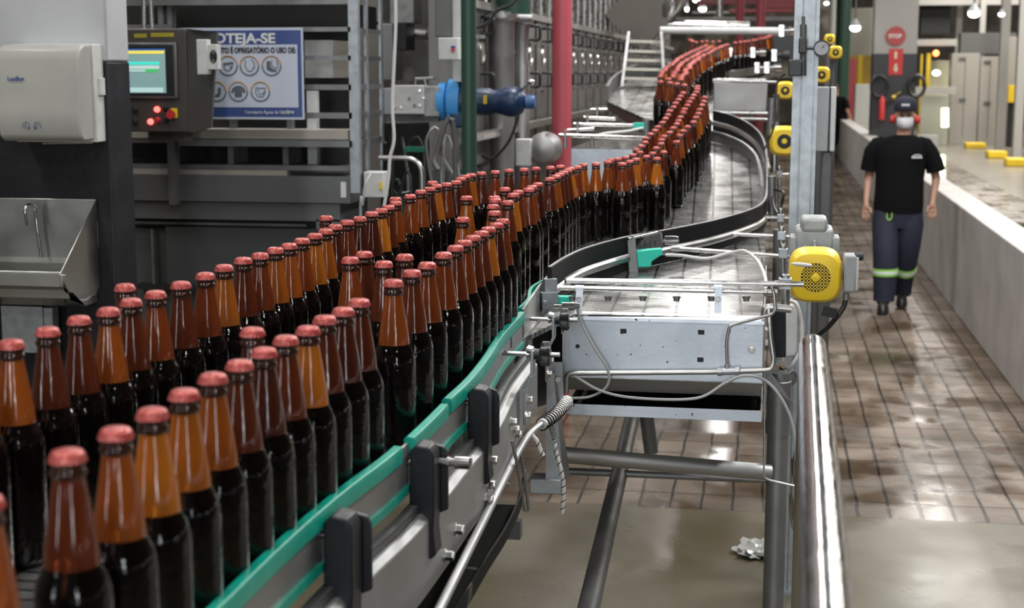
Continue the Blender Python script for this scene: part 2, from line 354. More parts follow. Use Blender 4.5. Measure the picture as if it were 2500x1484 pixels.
put(dense([(1600,362),(1617,346),(1630,330),(1648,312),(1655,290),(1678,259),(1691,235),(1703,216)], .077), 'ramp')
put(dense([(1640,345),(1662,315),(1690,298),(1706,262),(1722,236)], .09), 'ramp')
put(dense([(1612,200),(1640,203),(1670,208),(1700,211),(1730,214)], .075), 'crest')
put(dense([(1617,187),(1640,158),(1665,138),(1694,124),(1722,112)], .115), 'far')
put(dense([(1634,193),(1655,163),(1680,146),(1706,131),(1738,113)], .105), 'far')
put(dense([(1660,194),(1674,170),(1690,153),(1712,137),(1752,117),(1780,107)], .095), 'far')
put(dense([(1795,104),(1820,101),(1850,96),(1876,89),(1884,79),(1883,68)], .085), 'farbend')
put(dense([(1684,97),(1700,103),(1720,100),(1742,102),(1760,100)], .1), 'farbend')
flat = [(g, i) for g in range(len(groups)) for i in range(len(groups[g]))]
for it in range(40):      # bottles touch but never share space
    for a in range(len(flat)):
        p = groups[flat[a][0]][flat[a][1]]
        for b in range(a+1, len(flat)):
            q = groups[flat[b][0]][flat[b][1]]
            dx = q[0]-p[0]; dy = q[1]-p[1]
            if abs(dx) < .0725 and abs(dy) < .0725:
                L = math.hypot(dx, dy)
                if L < .0725:
                    if L < 1e-5: dx, dy, L = .01, .01, .014
                    k = (.0727-L)/2/L; p[0] -= dx*k; p[1] -= dy*k; q[0] += dx*k; q[1] += dy*k
ORD = ['first', 'second', 'third', 'fourth', 'fifth', 'sixth', 'seventh', 'eighth', 'ninth', 'tenth', 'eleventh', 'twelfth', 'thirteenth', 'fourteenth', 'fifteenth', 'sixteenth', 'seventeenth', 'eighteenth', 'nineteenth', 'twentieth', 'twenty-first', 'twenty-second', 'twenty-third', 'twenty-fourth']
STRAYL = ['brown beer bottle cut off by the left edge, only its orange neck showing', 'brown beer bottle standing inside the near row, behind the orange-necked one',
  'brown beer bottle leading the loose group between the two rows', 'brown beer bottle right behind the leader of the loose group between rows',
  'brown beer bottle in the gap just left of the tall front neck', 'brown beer bottle alone in the gap, farthest of the loose group',
  'lone golden-necked beer bottle standing inside the kink of the green-rail row', 'lone brown beer bottle standing behind the golden one inside the kink',
  'brown beer bottle behind the outer row, in front of the black column', 'brown beer bottle behind the outer row, before the machine skirting end',
  'brown beer bottle doubled behind the outer row near the wall pipe bend', 'brown beer bottle doubled behind the outer row, left of the green pole']
used = False; nb = 0
for g, key in zip(groups, keys):
    for i, (x, y) in enumerate(g):
        p = Vector((x, y, 0)); z = zdeck(dep(p))
        if not used: o = proto; used = True
        else:
            o = proto.copy(); COL.objects.link(o)
            for c in proto.children:
                d = c.copy(); COL.objects.link(d); d.parent = o
        o.location = (x, y, z+.002); o.rotation_euler = (0, 0, random.uniform(0, 6)); nb += 1
        if key == 'right':
            if i < 24: lab = f'red-capped brown beer bottle, {ORD[i]} from the front in the row along the green rail'; gr = 'beer bottles in the row along the green rail'
            else: lab = 'red-capped brown beer bottle past the kink of the green-rail row'; gr = 'beer bottles past the kink of the green-rail row'
        elif key == 'left':
            if 1 <= i <= 24: lab = f'red-capped brown beer bottle, {ORD[i-1]} from the front in the outer row by the machine'; gr = 'beer bottles in the outer row by the machine'
            elif i == 0: lab = 'brown beer bottle at the very front of the outer row, beyond the edge'; gr = 'beer bottles in the outer row by the machine'
            else: lab = 'red-capped brown beer bottle in the far end of the outer row, before the poles'; gr = 'beer bottles in the far end of the outer row'
        elif key == 'stray': lab = STRAYL[i]; gr = 'loose beer bottles standing between the rows'
        elif key == 'bend': lab = 'red-capped brown beer bottle where the two rows merge before the curved guide'; gr = 'beer bottles where the rows merge'
        elif key == 'ramp': lab = 'red-capped brown beer bottle on the slope beside the empty steel chain'; gr = 'beer bottles on the slope'
        elif key == 'crest': lab = 'red-capped brown beer bottle in the crosswise line at the top of the slope'; gr = 'beer bottles across the top of the slope'
        elif key == 'far': lab = 'small far-off brown beer bottle in the lanes above the slope'; gr = 'beer bottles in the lanes above the slope'
        else: lab = 'farthest blurred brown beer bottle on the last bend of the line'; gr = 'beer bottles on the last bend'
        tag(o, lab, 'bottle', gr)
print('BOTTLES', nb)
# ---------------------------------------------------------------- the bottle conveyor: deck, green rail, side plates
def dk(x, y, h=0.0): return on_deck(x, y, h)
RAILZ = DECK+.062
rail_px = [(380,1623),(524,1484),(640,1370),(747,1272),(850,1187),(945,1116),(1034,1034),(1090,978),(1143,928),(1185,875),(1217,824),(1245,792),(1272,765)]
rail = arc_pts([at(x, y, z=RAILZ) for x, y in rail_px], 4)
rail = [Vector((p.x, p.y, 0)) for p in rail]
conv = root('bottle_conveyor', tuple(rail[0]+Vector((0, 0, .9))), 'long bottle conveyor with green-edged side rail and steel slat chain carrying the bottles', 'conveyor')
# deck
lo = [lv(-1.05, .9), lv(-1.00, 1.6)] 
lpx = [(28,842),(265,762),(501,675),(705,602),(878,535),(1001,480),(1136,432),(1209,421),(1372,408)]
left = []
for x, y in lpx:
    p = dk(x, y, .285); left.append(p)
left2 = []
for i, p in enumerate(left):
    t = left[min(i+1, len(left)-1)]-left[max(i-1, 0)]; t.z = 0; t.normalize(); left2.append(Vector((p.x, p.y, 0))+Vector((-t.y, t.x, 0))*.075)
t0 = (left2[1]-left2[0]).normalized(); left2.insert(0, left2[0]-t0*1.3)
near = [Vector((p.x, p.y, DECK)) for p in left2]
def xr(px, d, z): # lateral position of a pixel column at depth d and height z
    v = Vector((0, 0, 0)); dc = d*math.cos(PITCH)+(CAMZ-z)*math.sin(PITCH); return (px-1250)/FPX*dc
D65 = 6.5
fr = at(1862, 775, z=DECK); flp = at(1398, 768, z=DECK)
edge_r = [lv(xr(1866, D65, DECK), D65, DECK), lv(xr(1868, 5.3, DECK), 5.3, DECK), fr, flp]
poly = near + [lv(xr(1330, D65, DECK), D65, DECK)] + edge_r + [Vector((p.x, p.y, DECK)) for p in reversed(rail)]
deck = MB().prism(poly, (0, 0, -.012))
rows = []
for d, lx, rx in ((6.5, 1330, 1868), (7, 1440, 1868), (7.5, 1560, 1866), (8, 1596, 1862), (8.4, 1600, 1820), (8.8, 1603, 1762), (9.4, 1606, 1752), (10.2, 1640, 1760), (11, 1660, 1800), (12, 1668, 1850), (13, 1670, 1895), (14.5, 1690, 1905), (16, 1700, 1905)):
    z = zdeck(d); rows.append([lv(xr(lx, d, z), d, z), lv(xr(rx, d, z), d, z), lv(xr(rx, d, z), d, z-.05), lv(xr(lx, d, z), d, z-.05)])
deck.loft(rows)
deck.build('slat_chain_deck', M['slat'], conv)
# green wear strips and steel guard
jog = 24
def seg(path, prof, name, m, par=conv, **k): return MB().sweep(path, prof).build(name, m, par, **k)
a, b = rail[:jog+1], rail[jog:]
for part in (rail[:22], [p+Vector((.004, -.0, 0)) for p in rail[22:28]], rail[28:]):
    seg([p+ZZ*RAILZ for p in part], [(-.007, -.022), (-.009, 0), (-.004, .005), (.008, .004), (.010, -.002), (.009, -.022)], 'green_wear_strip', M['green'], bevel=.001)
seg([p+ZZ*RAILZ for p in rail], [(-.002, -.075), (-.002, -.005), (.003, -.005), (.003, -.075)], 'guard_plate', M['steel_dull'])
seg([p+ZZ*(DECK-.012) for p in rail], [(-.010, -.006), (-.010, .007), (.008, .007), (.008, -.006)], 'lower_green_strip', M['green'])
seg([p+ZZ*(DECK-.04) for p in rail], [(.006, -.008), (.006, .004), (.022, .004), (.022, -.008)], 'chain_guide', M['steel_dark'])
seg([p+ZZ*(DECK-.055) for p in rail], [(.018, -.125), (.018, -.004), (.012, .004), (.030, .006), (.040, -.004), (.040, -.118), (.03, -.125)], 'side_plate', M['steel_dull'], bevel=.002)
# left edge of the deck: low steel side
seg([Vector((p.x, p.y, DECK)) for p in left2], [(-.004, -.15), (-.004, .03), (.004, .03), (.004, -.15)], 'side_plate', M['steel_grey'])
def on_rail(px, py, z, off=0.0):
    """point of the rail nearest to the pixel at height z, its direction along the rail and to its right"""
    q = at(px, py, z=z); q.z = 0
    i = min(range(1, len(rail)-1), key=lambda i: (rail[i]-q).length)
    t = (rail[i+1]-rail[i-1]).normalized(); r = Vector((t.y, -t.x, 0))
    # finer position by projection
    p = rail[i]+t*((q-rail[i]).dot(t)); return p+r*off, t, r
# bolts along the side plate
for (px, py, z, off) in ((1036,1288,DECK-.13,.040),(982,1350,DECK-.15,.04),(1112,1180,DECK-.13,.04),(1162,1122,DECK-.09,.04),(1216,1047,DECK-.12,.04),(1240,1030,DECK-.09,.04),(1132,1215,DECK-.15,.04),(1262,1058,DECK-.14,.04)):
    p, t, r = on_rail(px, py, z); c = p+r*off+ZZ*z
    MB().lathe([(0, .011), (.002, .011)], c, r, 16).hexn(c+r*.002, r, .0085, .012).build('hex_bolt', M['bar'], conv)
# black clamps
def clamp(px, py, label, w=.045):
    p, t, r = on_rail(px, py, RAILZ-.01); base = p+r*.006
    th = root('rail_clamp', tuple(base+ZZ*(DECK-.10)), label, 'clamp', 'black clamps on the green rail')
    def pl(s0, s1, o0, o1, pts):
        m = MB(); m.prism([base+r*u+ZZ*(z)+t*s0 for u, z in pts], t*(s1-s0)); return m
    body = [(.004, RAILZ-.012), (.014, RAILZ-.003), (.034, RAILZ-.006), (.042, RAILZ-.02), (.042, DECK-.045), (.040, DECK-.075), (.044, DECK-.115), (.0, DECK-.145)]
    pl(-w/2, w/2, 0, 0, body).build('clamp_block', M['clampmat'], th, bevel=.003)
    side = [(.030, RAILZ-.012), (.046, RAILZ-.016), (.052, RAILZ-.028), (.052, DECK-.055), (.030, DECK-.065)]
    pl(w/2+.004, w/2+.014, 0, 0, side).build('clamp_jaw', M['clampmat'], th, bevel=.002)
    c = base+ZZ*(RAILZ-.035)+t*(-.002)
    MB().cyl(c-r*.022, c, .005).hexn(c-r*.026, r, .007, .006).build('clamp_screw', M['bar'], th)
    return th, base, t, r
clamp(846, 1262, 'black plastic rail clamp nearest the bottom edge')
th, base, t, r = clamp(1031, 1090, 'black plastic rail clamp with a shiny round sensor beside it')
c = base+r*.042+ZZ*(RAILZ-.035)+t*.01
s = MB().lathe([(0, .006), (.014, .006), (.014, .0085), (.019, .0085), (.020, .007), (.026, .007), (.027, .0105), (.05, .0105), (.052, .008)], c, r, 24)
thing(s, 'proximity_sensor', M['chrome'], 'shiny round metal sensor barrel sticking out of the middle black clamp', 'sensor')
clamp(1152, 950, 'black plastic rail clamp farthest up the rail, near the brackets')
# Z brackets with star knobs
def zbracket(px, py, label):
    c0 = at(px, py, z=DECK+.02); t = (rail[-1]-rail[-5]).normalized(); r = Vector((t.y, -t.x, 0)); p = Vector((c0.x, c0.y, 0))
    th = root('rail_bracket', tuple(p+r*.05+ZZ*(DECK-.13)), label, 'bracket', 'bent brackets of the green rail')
    pts = [(.050, -.135), (.050, -.055), (.066, -.025), (.066, .030), (.052, .034)]
    m2 = MB()
    for (a0, z0), (a1, z1) in zip(pts, pts[1:]):
        m2.beam(p+r*a0+ZZ*(DECK+z0), p+r*a1+ZZ*(DECK+z1), .034, .007, up=r if abs(z1-z0) > abs(a1-a0) else ZZ)
    m2.build('bent_arm', M['galv'], th, bevel=.0015)
    for k in (-.014, .014):
        MB().lathe([(0, .012), (.002, .012)], p+r*.052+ZZ*(DECK-.10+k)+t*k, r, 16).hexn(p+r*.054+ZZ*(DECK-.10+k)+t*k, r, .009, .010).build('hex_bolt', M['bar'], th)
    c1 = c0+r*.125; rod = [c0+(c1-c0)*(i/40) for i in range(41)]
    MB().tube(rod, [.0056 if i % 2 else .0047 for i in range(41)], 12).build('threaded_rod', M['steel'], th)
    MB().hexn(c0+r*.052, r, .010, .008).build('lock_nut', M['bar'], th)
    kc = c0+r*.082; N = 40; vs = []
    for h, f in ((0, .8), (.004, 1), (.018, 1), (.022, .8)):
        for k in range(N):
            q = 2*PI*k/N; rr = (.024+.005*math.cos(5*q))*f; vs.append(kc+r*h+t*rr*math.cos(q)+ZZ*rr*math.sin(q))
    fs = [(i*N+k, i*N+(k+1) % N, (i+1)*N+(k+1) % N, (i+1)*N+k) for i in range(3) for k in range(N)]+[tuple(range(N)), tuple(range(3*N, 4*N))]
    MB().add(vs, fs).build('star_knob', M['black'], th); MB().cyl(kc-r*.016, kc, .012).build('knob_neck', M['black'], th)
zbracket(1228, 862, 'grey bent bracket with black star knob, nearer the camera')
zbracket(1288, 778, 'grey bent bracket with black star knob, next to the bright end plate')
u0, u1 = at(1300, 780, z=DECK-.02), at(1374, 790, z=DECK-.05); zz_ = DECK-.26
MB().prism([Vector((u0.x, u0.y, DECK-.03)), Vector((u1.x, u1.y, DECK-.03)), Vector((u1.x, u1.y, zz_)), Vector((u0.x, u0.y, zz_))], (0, .01, 0)).build('under_deck_panel', M['steel_dark'], conv)
# end piece of the green rail: steel block, turned up green end
e = rail[-1]; te = (rail[-1]-rail[-4]).normalized(); re = Vector((te.y, -te.x, 0))
g2 = arc_pts([at(1268, 762, z=DECK+.03), at(1290, 740, z=DECK+.035), at(1298, 712, z=DECK+.05), at(1335, 688, z=DECK+.06)], 5)
MB().sweep(g2, [(-.004, -.03), (-.004, .012), (.004, .012), (.004, -.03)]).build('green_end_strip', M['green'], conv)
ep = MB().sweep([at(1276, 800, z=DECK+.02), at(1318, 735, z=DECK+.02), at(1335, 715, z=DECK+.02)], [(-.003, -.05), (-.003, .045), (.003, .045), (.003, -.05)])
ep.build('end_guard_plate', M['steel'], conv)
eb = MB(); c = at(1338, 735, z=DECK+.02); eb.box(c, (.045, .035, .05), rz=.5); eb.box(c+Vector((.004, .006, .035)), (.035, .02, .05), rz=.5)
eb.hexn(c+Vector((-.005, -.022, .0)), (0, -1, 0), .006, .006)
thing(eb, 'clamp_fitting', M['galv'], 'small bolted steel fitting where green rail meets the curved black guide', 'fitting', bevel=.003)
# round chrome sensor + cable near the fitting
c0 = at(1352, 748, z=DECK+.03); c1 = at(1395, 748, z=DECK+.03); ax = (c1-c0).normalized()
s = MB().lathe([(0, .005), (.02, .005), (.02, .011), (.052, .011), (.054, .008), (.066, .006)], c0, ax, 20)
thing(s, 'proximity_sensor', M['chrome'], 'chrome sensor barrel at the top left corner of the bright end plate', 'sensor')
b0 = at(1378, 732, z=DECK+.02); s = MB().box(b0, (.04, .03, .022)); thing(s, 'sensor_block', M['sensor'], 'small turquoise block sitting behind the chrome sensor barrel', 'sensor', bevel=.002)
SENS_END = c0+ax*.06
def atY(px, py, Y):
    v = ray(px, py); return Vector((0, 0, CAMZ))+v*(Y/v.y)
def atX(px, py, X):
    v = ray(px, py); return Vector((0, 0, CAMZ))+v*(X/v.x)
# ---------------------------------------------------------------- end unit of the wide table
YP = (fr.y+flp.y)/2-.02
table = root('table_end_unit', (fr.x-.3, YP, .9), 'bright steel end plate closing the wide chain table, dotted with slots', 'machine panel')
XL, XRr = atY(1370, 840, YP).x, atY(1865, 840, YP).x
zt = DECK-.008; zb = atY(1600, 925, YP).z; zf = atY(1600, 962, YP).z
m = MB(); m.prism([(XL+.03, YP, zt), (XRr, YP, zt), (XRr, YP, zb), (XL, YP, zb), (XL, YP, zt-.045)], (0, .004, 0)); m.build('front_plate', M['plate'], table)
m = MB(); m.prism([(XL+.03, YP-.003, zt-.004), (XL+.03, YP-.001, zt+.004), (XL+.03, YP+.05, zt+.010), (XL+.03, YP+.05, zt+.006), (XL+.03, YP+.003, zt-.004)], (XRr-XL-.03, 0, 0)); m.build('top_edge', M['plate'], table)
m = MB(); m.prism([(XL, YP, zb), (XL, YP-.004, zb-.002), (XL, YP+.02, zf), (XL, YP+.024, zf)], (XRr-XL, 0, 0)); m.build('lower_flange', M['steel_dull'], table)
m = MB(); m.bb((XRr-.003, YP, zf), (XRr, YP+1.2, DECK-.01)); m.build('side_plate', M['steel_dull'], table)
m = MB(); m.bb((XL, YP, zf+.02), (XL+.003, YP+.8, DECK-.02)); m.build('side_plate', M['steel_dull'], table)
m = MB(); m.bb((XL+.01, YP+.5, zf-.02), (XRr-.01, YP+1.2, DECK-.08)); m.build('inner_frame', M['steel_dark'], table)
for x, y in ((1522, 808), (1712, 811), (1710, 878)):
    p = atY(x, y, YP); MB().box(p+Vector((0, .0, 0)), (.016, .002, .012)).build('slot', M['blackrub'], table)
p = atY(1410, 845, YP); MB().lathe([(0, .0055), (.001, .0055)], p-Vector((0, .0, 0)), (0, -1, 0), 16).build('round_hole', M['blackrub'], table)
p = atY(1835, 853, YP); MB().lathe([(0, .011), (.002, .011)], p, (0, -1, 0), 20).hexn(p-Vector((0, .002, 0)), (0, -1, 0), .007, .005).build('nut', M['bar'], table)
for y in (805, 835):
    p = atY(1868, y, YP); MB().hexn(p, (1, 0, 0), .009, .008).build('hex_bolt', M['bar'], table)
# tray under the end plate
m = MB(); a = atY(1385, 985, YP); b = atY(1860, 990, YP); zl = atY(1600, 1020, YP).z
m.prism([(a.x, YP-.002, a.z), (b.x, YP-.002, a.z), (b.x, YP-.002, zl), (a.x, YP-.002, zl+.002)], (0, .003, 0)); m.bb((a.x, YP, zl), (b.x, YP+.9, zl+.003)); m.bb((b.x-.003, YP, zl), (b.x, YP+.9, a.z)); m.bb((a.x, YP, zl), (a.x+.003, YP+.9, a.z))
tr = thing(m, 'drip_tray', M['plate'], 'shallow bent steel drip tray hanging under the bright end plate', 'tray')
m = MB(); m.bb((a.x+.005, YP+.006, zl+.004), (b.x-.005, YP+.89, zl+.012)); sub(m, 'dirty_water', mat('black_oily_water', (.01, .01, .009), .05, bump=(12, .1)), tr)
# pipes along the end plate
yq = YP-.03
pp = round_path([atY(1382, 960, yq), atY(1384, 915, yq), atY(1400, 911, yq), atY(1750, 908, yq), atY(1884, 903, yq), atY(1889, 880, yq+.01), atY(1880, 820, yq+.02), atY(1876, 745, yq+.05)], .03)
air = root('air_pipe', tuple(atY(1600, 912, yq)), 'bent steel air pipe running along the bottom of the bright end plate', 'pipe')
MB().tube(pp, .0068, 12).build('pipe_run', M['steel'], air)
f0 = atY(1752, 907, yq); m = MB().cyl(f0, atY(1800, 905, yq), .010, 12); m.hexn(f0, (1, 0, 0), .012, .012); m.hexn(atY(1795, 905, yq), (1, 0, 0), .012, .012); m.cyl(atY(1775, 907, yq), atY(1775, 890, yq), .007)
m.build('tee_fitting', M['galv'], air)
MB().tube(round_path([atY(1775, 895, yq), atY(1773, 830, yq), atY(1781, 795, yq), atY(1800, 789, yq), atY(1884, 768, yq-.01), atY(1893, 755, yq-.01), atY(1889, 715, yq), atY(1884, 700, yq)], .02), .0042, 10).build('thin_pipe', M['steel'], air)
# loose cables
yc_ = YP-.04
cb = arc_pts([SENS_END, atY(1420, 790, yc_), atY(1452, 850, yc_), atY(1485, 905, yc_), atY(1480, 945, yc_), atY(1440, 968, yc_), atY(1392, 972, yc_-.04)], 8)
thing(MB().tube(cb, .0035, 8), 'sensor_cable', M['cable'], 'thin grey cable looping down over the bright end plate from the sensor', 'cable')
thing(MB().tube(arc_pts([atY(1398, 915, yq), atY(1470, 955, yq-.02), atY(1560, 972, yq-.03), atY(1700, 972, yq-.03), atY(1770, 935, yq-.02), atY(1818, 917, yq-.02), atY(1870, 930, yq), atY(1915, 985, yq), atY(1940, 1060, yq), atY(1948, 1180, yq)], 8), .0038, 8), 'cable', M['cable'], 'grey cable drooping under the bright end plate then down past the round leg', 'cable')
cc = arc_pts([at(1925, 735, 4.1), at(1945, 742, 4.05), at(1957, 790, 4.05), at(1955, 850, 4.05), at(1935, 890, 4.05), at(1925, 905, 4.1)], 8)
thing(MB().tube(cc, .005, 8), 'cable', M['cablew'], 'pale cable arching down beside the black and white box', 'cable')
# horizontal round bars and hangers
yb = YP+.03
g = root('cross_bar', tuple(atY(1600, 690, yb)), 'long bright round bar lying across the near end of the chain table', 'bar')
MB().cyl(atY(1383, 685, yb), atY(1962, 694, yb), .0075, 16).build('bar', M['bar'], g)
MB().cyl(atY(1383, 685, yb)-Vector((.004, 0, 0)), atY(1383, 685, yb), .0082, 16).build('end_cap', M['black'], g)
yb2 = YP+.015
g = root('carrier_bar', tuple(atY(1600, 706, yb2)), 'thinner round bar with strap hangers just below the long cross bar', 'bar')
MB().cyl(atY(1368, 702, yb2), atY(1862, 713, yb2), .0068, 16).build('bar', M['bar'], g)
m = MB().cyl(atY(1862, 713, yb2), atY(1898, 714, yb2), .009, 12); m.hexn(atY(1866, 713, yb2), (1, 0, 0), .012, .008); m.hexn(atY(1884, 713, yb2), (1, 0, 0), .011, .008); m.build('pipe_coupling', M['steel'], g)
for x in (1414, 1753):
    p = atY(x, 705, yb2-.009); q = atY(x, 765, yb2-.03)
    h = MB().box((p+q)/2, (.018, .003, (p.z-q.z)), M=Matrix.Rotation(-.25, 3, 'X')).build('strap_hanger', M['plate'], g)
    c = (p*.6+q*.4)-Vector((0, .004, 0)); MB().hexn(c, (0, -1, 0), .007, .006).build('hex_bolt', M['bar'], g)
    MB().cyl(p+Vector((-.011, .009, 0)), p+Vector((.011, .009, 0)), .0092).build('sleeve', M['plate'], g)
for x in (1398, 1485, 1570, 1652, 1737, 1822):
    p = atY(x, 724, YP+.11); MB().lathe([(0, .011), (.004, .011), (.004, .008), (.012, .008)], p, (0, -.3, -1), 6).build('hex_head', M['steel_dark'], g)
# support posts of the curved guide rail
def post(px, y_rod, lx, ly, rx, ry, y0, y1, label, r=.009):
    d = dep(on_deck(px, y_rod, .068)); 
    a = on_deck(lx, ly, .068); b = at(rx, ry, d=dep(at(px, y_rod, d=d))-.0)
    b = Vector((b.x, b.y, b.z)); c = at(px, y_rod, d=d)
    t = root('guide_support', tuple(at(px, y0, d=d)), label, 'support post', 'posts holding the curved guide rail')
    MB().cyl(at(px, y0, d=d), at(px, y1, d=d), r, 16).build('post', M['bar'], t)
    MB().cyl(a, b, .007, 14).build('rod', M['bar'], t)
    MB().box(c, (r*2.8, r*3, .03)).build('cross_clamp', M['galv'], t, bevel=.002)
    MB().hexn(at(px, y1, d=d), ZZ, r*.9, .007).build('hex_bolt', M['bar'], t)
post(1917, 692, 1890, 690, 1961, 694, 752, 676, 'stout round post holding the nearest cross bar, before the yellow motor', .0125)
post(1912, 618, 1640, 606, 1944, 628, 672, 600, 'round rail post behind the nearest one, its rod reaching the turquoise sensor', .010)
post(1908, 575, 1790, 571, 1933, 578, 612, 556, 'round rail post third in line, with a short rod', .010)
post(1906, 532, 1868, 531, 1938, 533, 558, 512, 'round rail post fourth in line, below the cable loop', .009)
post(1903, 425, 1878, 427, 1926, 425, 505, 408, 'round rail post farthest up, beside the grey channel post', .009)
m = MB(); yy = YP+.02; m.tube(round_path([atY(1866, 775, yy), atY(1868, 752, yy), atY(1885, 750, yy), atY(1932, 755, yy)], .03), .010, 12)
thing(m, 'post_bracket', M['steel'], 'bent round bracket under the nearest stout rail post', 'bracket')
# curved guide rail
gpx = [(1341, 652), (1385, 625), (1437, 603), (1530, 578), (1610, 564), (1690, 549), (1754, 535), (1825, 514), (1860, 496), (1872, 470), (1873, 420), (1869, 360), (1855, 325), (1825, 299), (1785, 281), (1742, 270)]
gp = arc_pts([on_deck(x, y, .11) for x, y in gpx], 6)
gl = root('curved_guide_rail', tuple(gp[0]-ZZ*.1), 'long curved ridged black guide rail sweeping around the wide steel chain', 'guide rail')
def ribs(path, z0, z1, side, step=.0085):
    m = MB(); acc = 0
    for a, b in zip(path, path[1:]):
        L = (b-a).length; t = (b-a).normalized(); r = Vector((t.y, -t.x, 0)).normalized(); s = step-acc
        while s < L:
            p = a+t*s; m.box(p+r*side+ZZ*(z0+z1)/2, (.0042, .003, z1-z0), rz=math.atan2(t.y, t.x)); s += step
        acc = (acc+L) % step
    return m
m = MB().sweep(gp, [(-.004, -.055), (-.004, 0), (.004, 0), (.004, -.055)])
up = m.build('upper_black_strip', M['ridge'], gl)
ribs(gp[:64], -.053, -.002, .005).build('ribs', M['ridge'], gl)
ribs(gp[:64], -.053, -.002, -.005).build('ribs', M['ridge'], gl)
MB().sweep(gp, [(-.0045, -.001), (-.0045, .0015), (.0045, .0015), (.0045, -.001)]).build('top_edge', M['steel_grey'], gl)
MB().sweep(gp, [(.002, -.078), (.002, -.060), (.010, -.056), (.016, -.062), (.016, -.074), (.010, -.080)]).build('steel_carrier', M['steel'], gl)
MB().sweep(gp, [(-.014, -.078), (-.016, -.068), (-.01, -.058), (-.002, -.060), (-.002, -.078)]).build('steel_carrier', M['steel'], gl)
MB().sweep(gp, [(-.004, -.108), (-.004, -.080), (.004, -.080), (.004, -.108)]).build('lower_black_strip', M['ridge'], gl)
ribs(gp[:60], -.106, -.082, .005).build('ribs', M['ridge'], gl)
bp = arc_pts([on_deck(x, y, .06) for x, y in ((1735, 318), (1770, 327), (1815, 347), (1846, 376), (1858, 410), (1863, 455))], 6)
m = MB().sweep(bp, [(-.004, -.058), (-.004, 0), (.010, .002), (.012, -.006), (.004, -.008), (.004, -.058)])
thing(m, 'inner_guide_strip', M['steel_dull'], 'low curved steel strip inside the far bend of the black guide rail', 'guide strip')
# turquoise sensor on a bracket clipped over the guide rail
d = 4.75
t = root('sensor_bracket', tuple(at(1546, 680, d=d)), 'grey plate bracket clipped over the guide rail carrying the turquoise block', 'bracket')
m = MB(); a = at(1534, 574, d=d); b = at(1553, 682, d=d); m.prism([at(1532, 578, d), at(1540, 573, d), at(1551, 580, d), at(1559, 678, d), at(1537, 678, d)], HH*.005); m.build('front_leg', M['steel_grey'], t)
m = MB(); m.prism([at(1540, 574, d+.05), at(1609, 562, d+.16), at(1617, 570, d+.16), at(1619, 606, d+.16), at(1553, 620, d+.05)], HH*.004); m.build('cross_plate', M['steel_grey'], t)
MB().cyl(at(1534, 583, d-.01), at(1605, 567, d+.1), .004).build('spacer_rod', M['bar'], t)
for k in (1562, 1574, 1588, 1599): MB().box(at(k, 596, d+.04+(k-1562)*.0025), (.003, .003, .022)).build('slot', M['blackrub'], t)
m = MB(); m.prism([at(1555, 613, d-.01), at(1588, 609, d-.01), at(1617, 607, d-.01), at(1618, 621, d-.01), at(1592, 638, d-.01), at(1589, 652, d-.01), at(1557, 653, d-.01)], HH*.035)
thing(m, 'photo_sensor', M['sensor'], 'turquoise sensor block pointing across the chain from the grey bracket', 'sensor', bevel=.003)
c0 = at(1618, 587, d+.04); thing(MB().lathe([(0, .006), (.006, .006), (.006, .0145), (.045, .0145), (.047, .012), (.05, .012)], c0, RR, 24), 'sensor_cylinder', M['chrome'], 'short polished cylinder fixed on top of the curved guide rail', 'sensor')
thing(MB().tube(arc_pts([at(1626, 622, d-.02), at(1665, 624, d-.05), at(1725, 631, d-.08), at(1780, 618, d-.1), at(1818, 613, d-.15), at(1848, 635, d-.3), at(1864, 665, d-.45), at(1870, 690, d-.6), at(1868, 712, d-.7)], 8), .0052, 10), 'sensor_cable', M['cablew'], 'thick white cable arching from the turquoise sensor to the nearest post', 'cable')
# black hose loop and fittings by the grey channel post
thing(MB().tube(arc_pts([at(1887, 470, 6.2), at(1888, 500, 6.15), at(1900, 522, 6.1), at(1908, 500, 6.1), at(1912, 470, 6.1), at(1888, 462, 6.2)], 8), .006, 8), 'hose', M['cableb'], 'small black hose loop hanging left of the grey channel post', 'hose')
thing(MB().tube(arc_pts([at(1915, 182, 5.6), at(1898, 200, 5.7), at(1893, 250, 5.9), at(1892, 300, 6.1), at(1880, 335, 6.2), at(1866, 365, 6.3)], 8), .004, 8), 'hose', M['cableb'], 'thin black hose hanging from the valve on the grey channel post', 'hose')
# ---------------------------------------------------------------- motor
md = 4.22
mt = root('gear_motor', tuple(at(1990, 740, md)), 'yellow fan-cowled electric motor beside the chain table, in sharp focus', 'motor')
c = at(1991, 676, md); r0 = .0735
def octo(cc, rx, rz, y, N=48, e=3.4):
    out = []
    for k in range(N):
        q = 2*PI*k/N; cx, sx = math.cos(q), math.sin(q); w = (abs(cx)**e+abs(sx)**e)**(-1/e)
        out.append(cc+Vector((rx*cx*w, y, rz*sx*w)))
    return out
MB().loft([octo(c, r0*.62, r0*.62, -.012), octo(c, r0*.86, r0*.88, -.006), octo(c, r0*.97, r0*.99, .008), octo(c, r0, r0*1.02, .03), octo(c, r0, r0*1.02, .10)]).build('fan_cowl', M['yellow'], mt)
MB().lathe([(0, .041), (.0008, .041)], c+Vector((0, -.0119, 0)), (0, -1, 0), 32).build('grille_holes', M['blackrub'], mt)
m = MB(); n = 9
for i in range(n+1):
    o = -.041+.082*i/n; h = math.sqrt(max(0, .041**2-o*o))
    if h > .005:
        m.box(c+Vector((o, -.0132, 0)), (.0034, .0016, 2*h)); m.box(c+Vector((0, -.0132, o)), (2*h, .0016, .0034))
m.build('grille_bars', M['yellow'], mt)
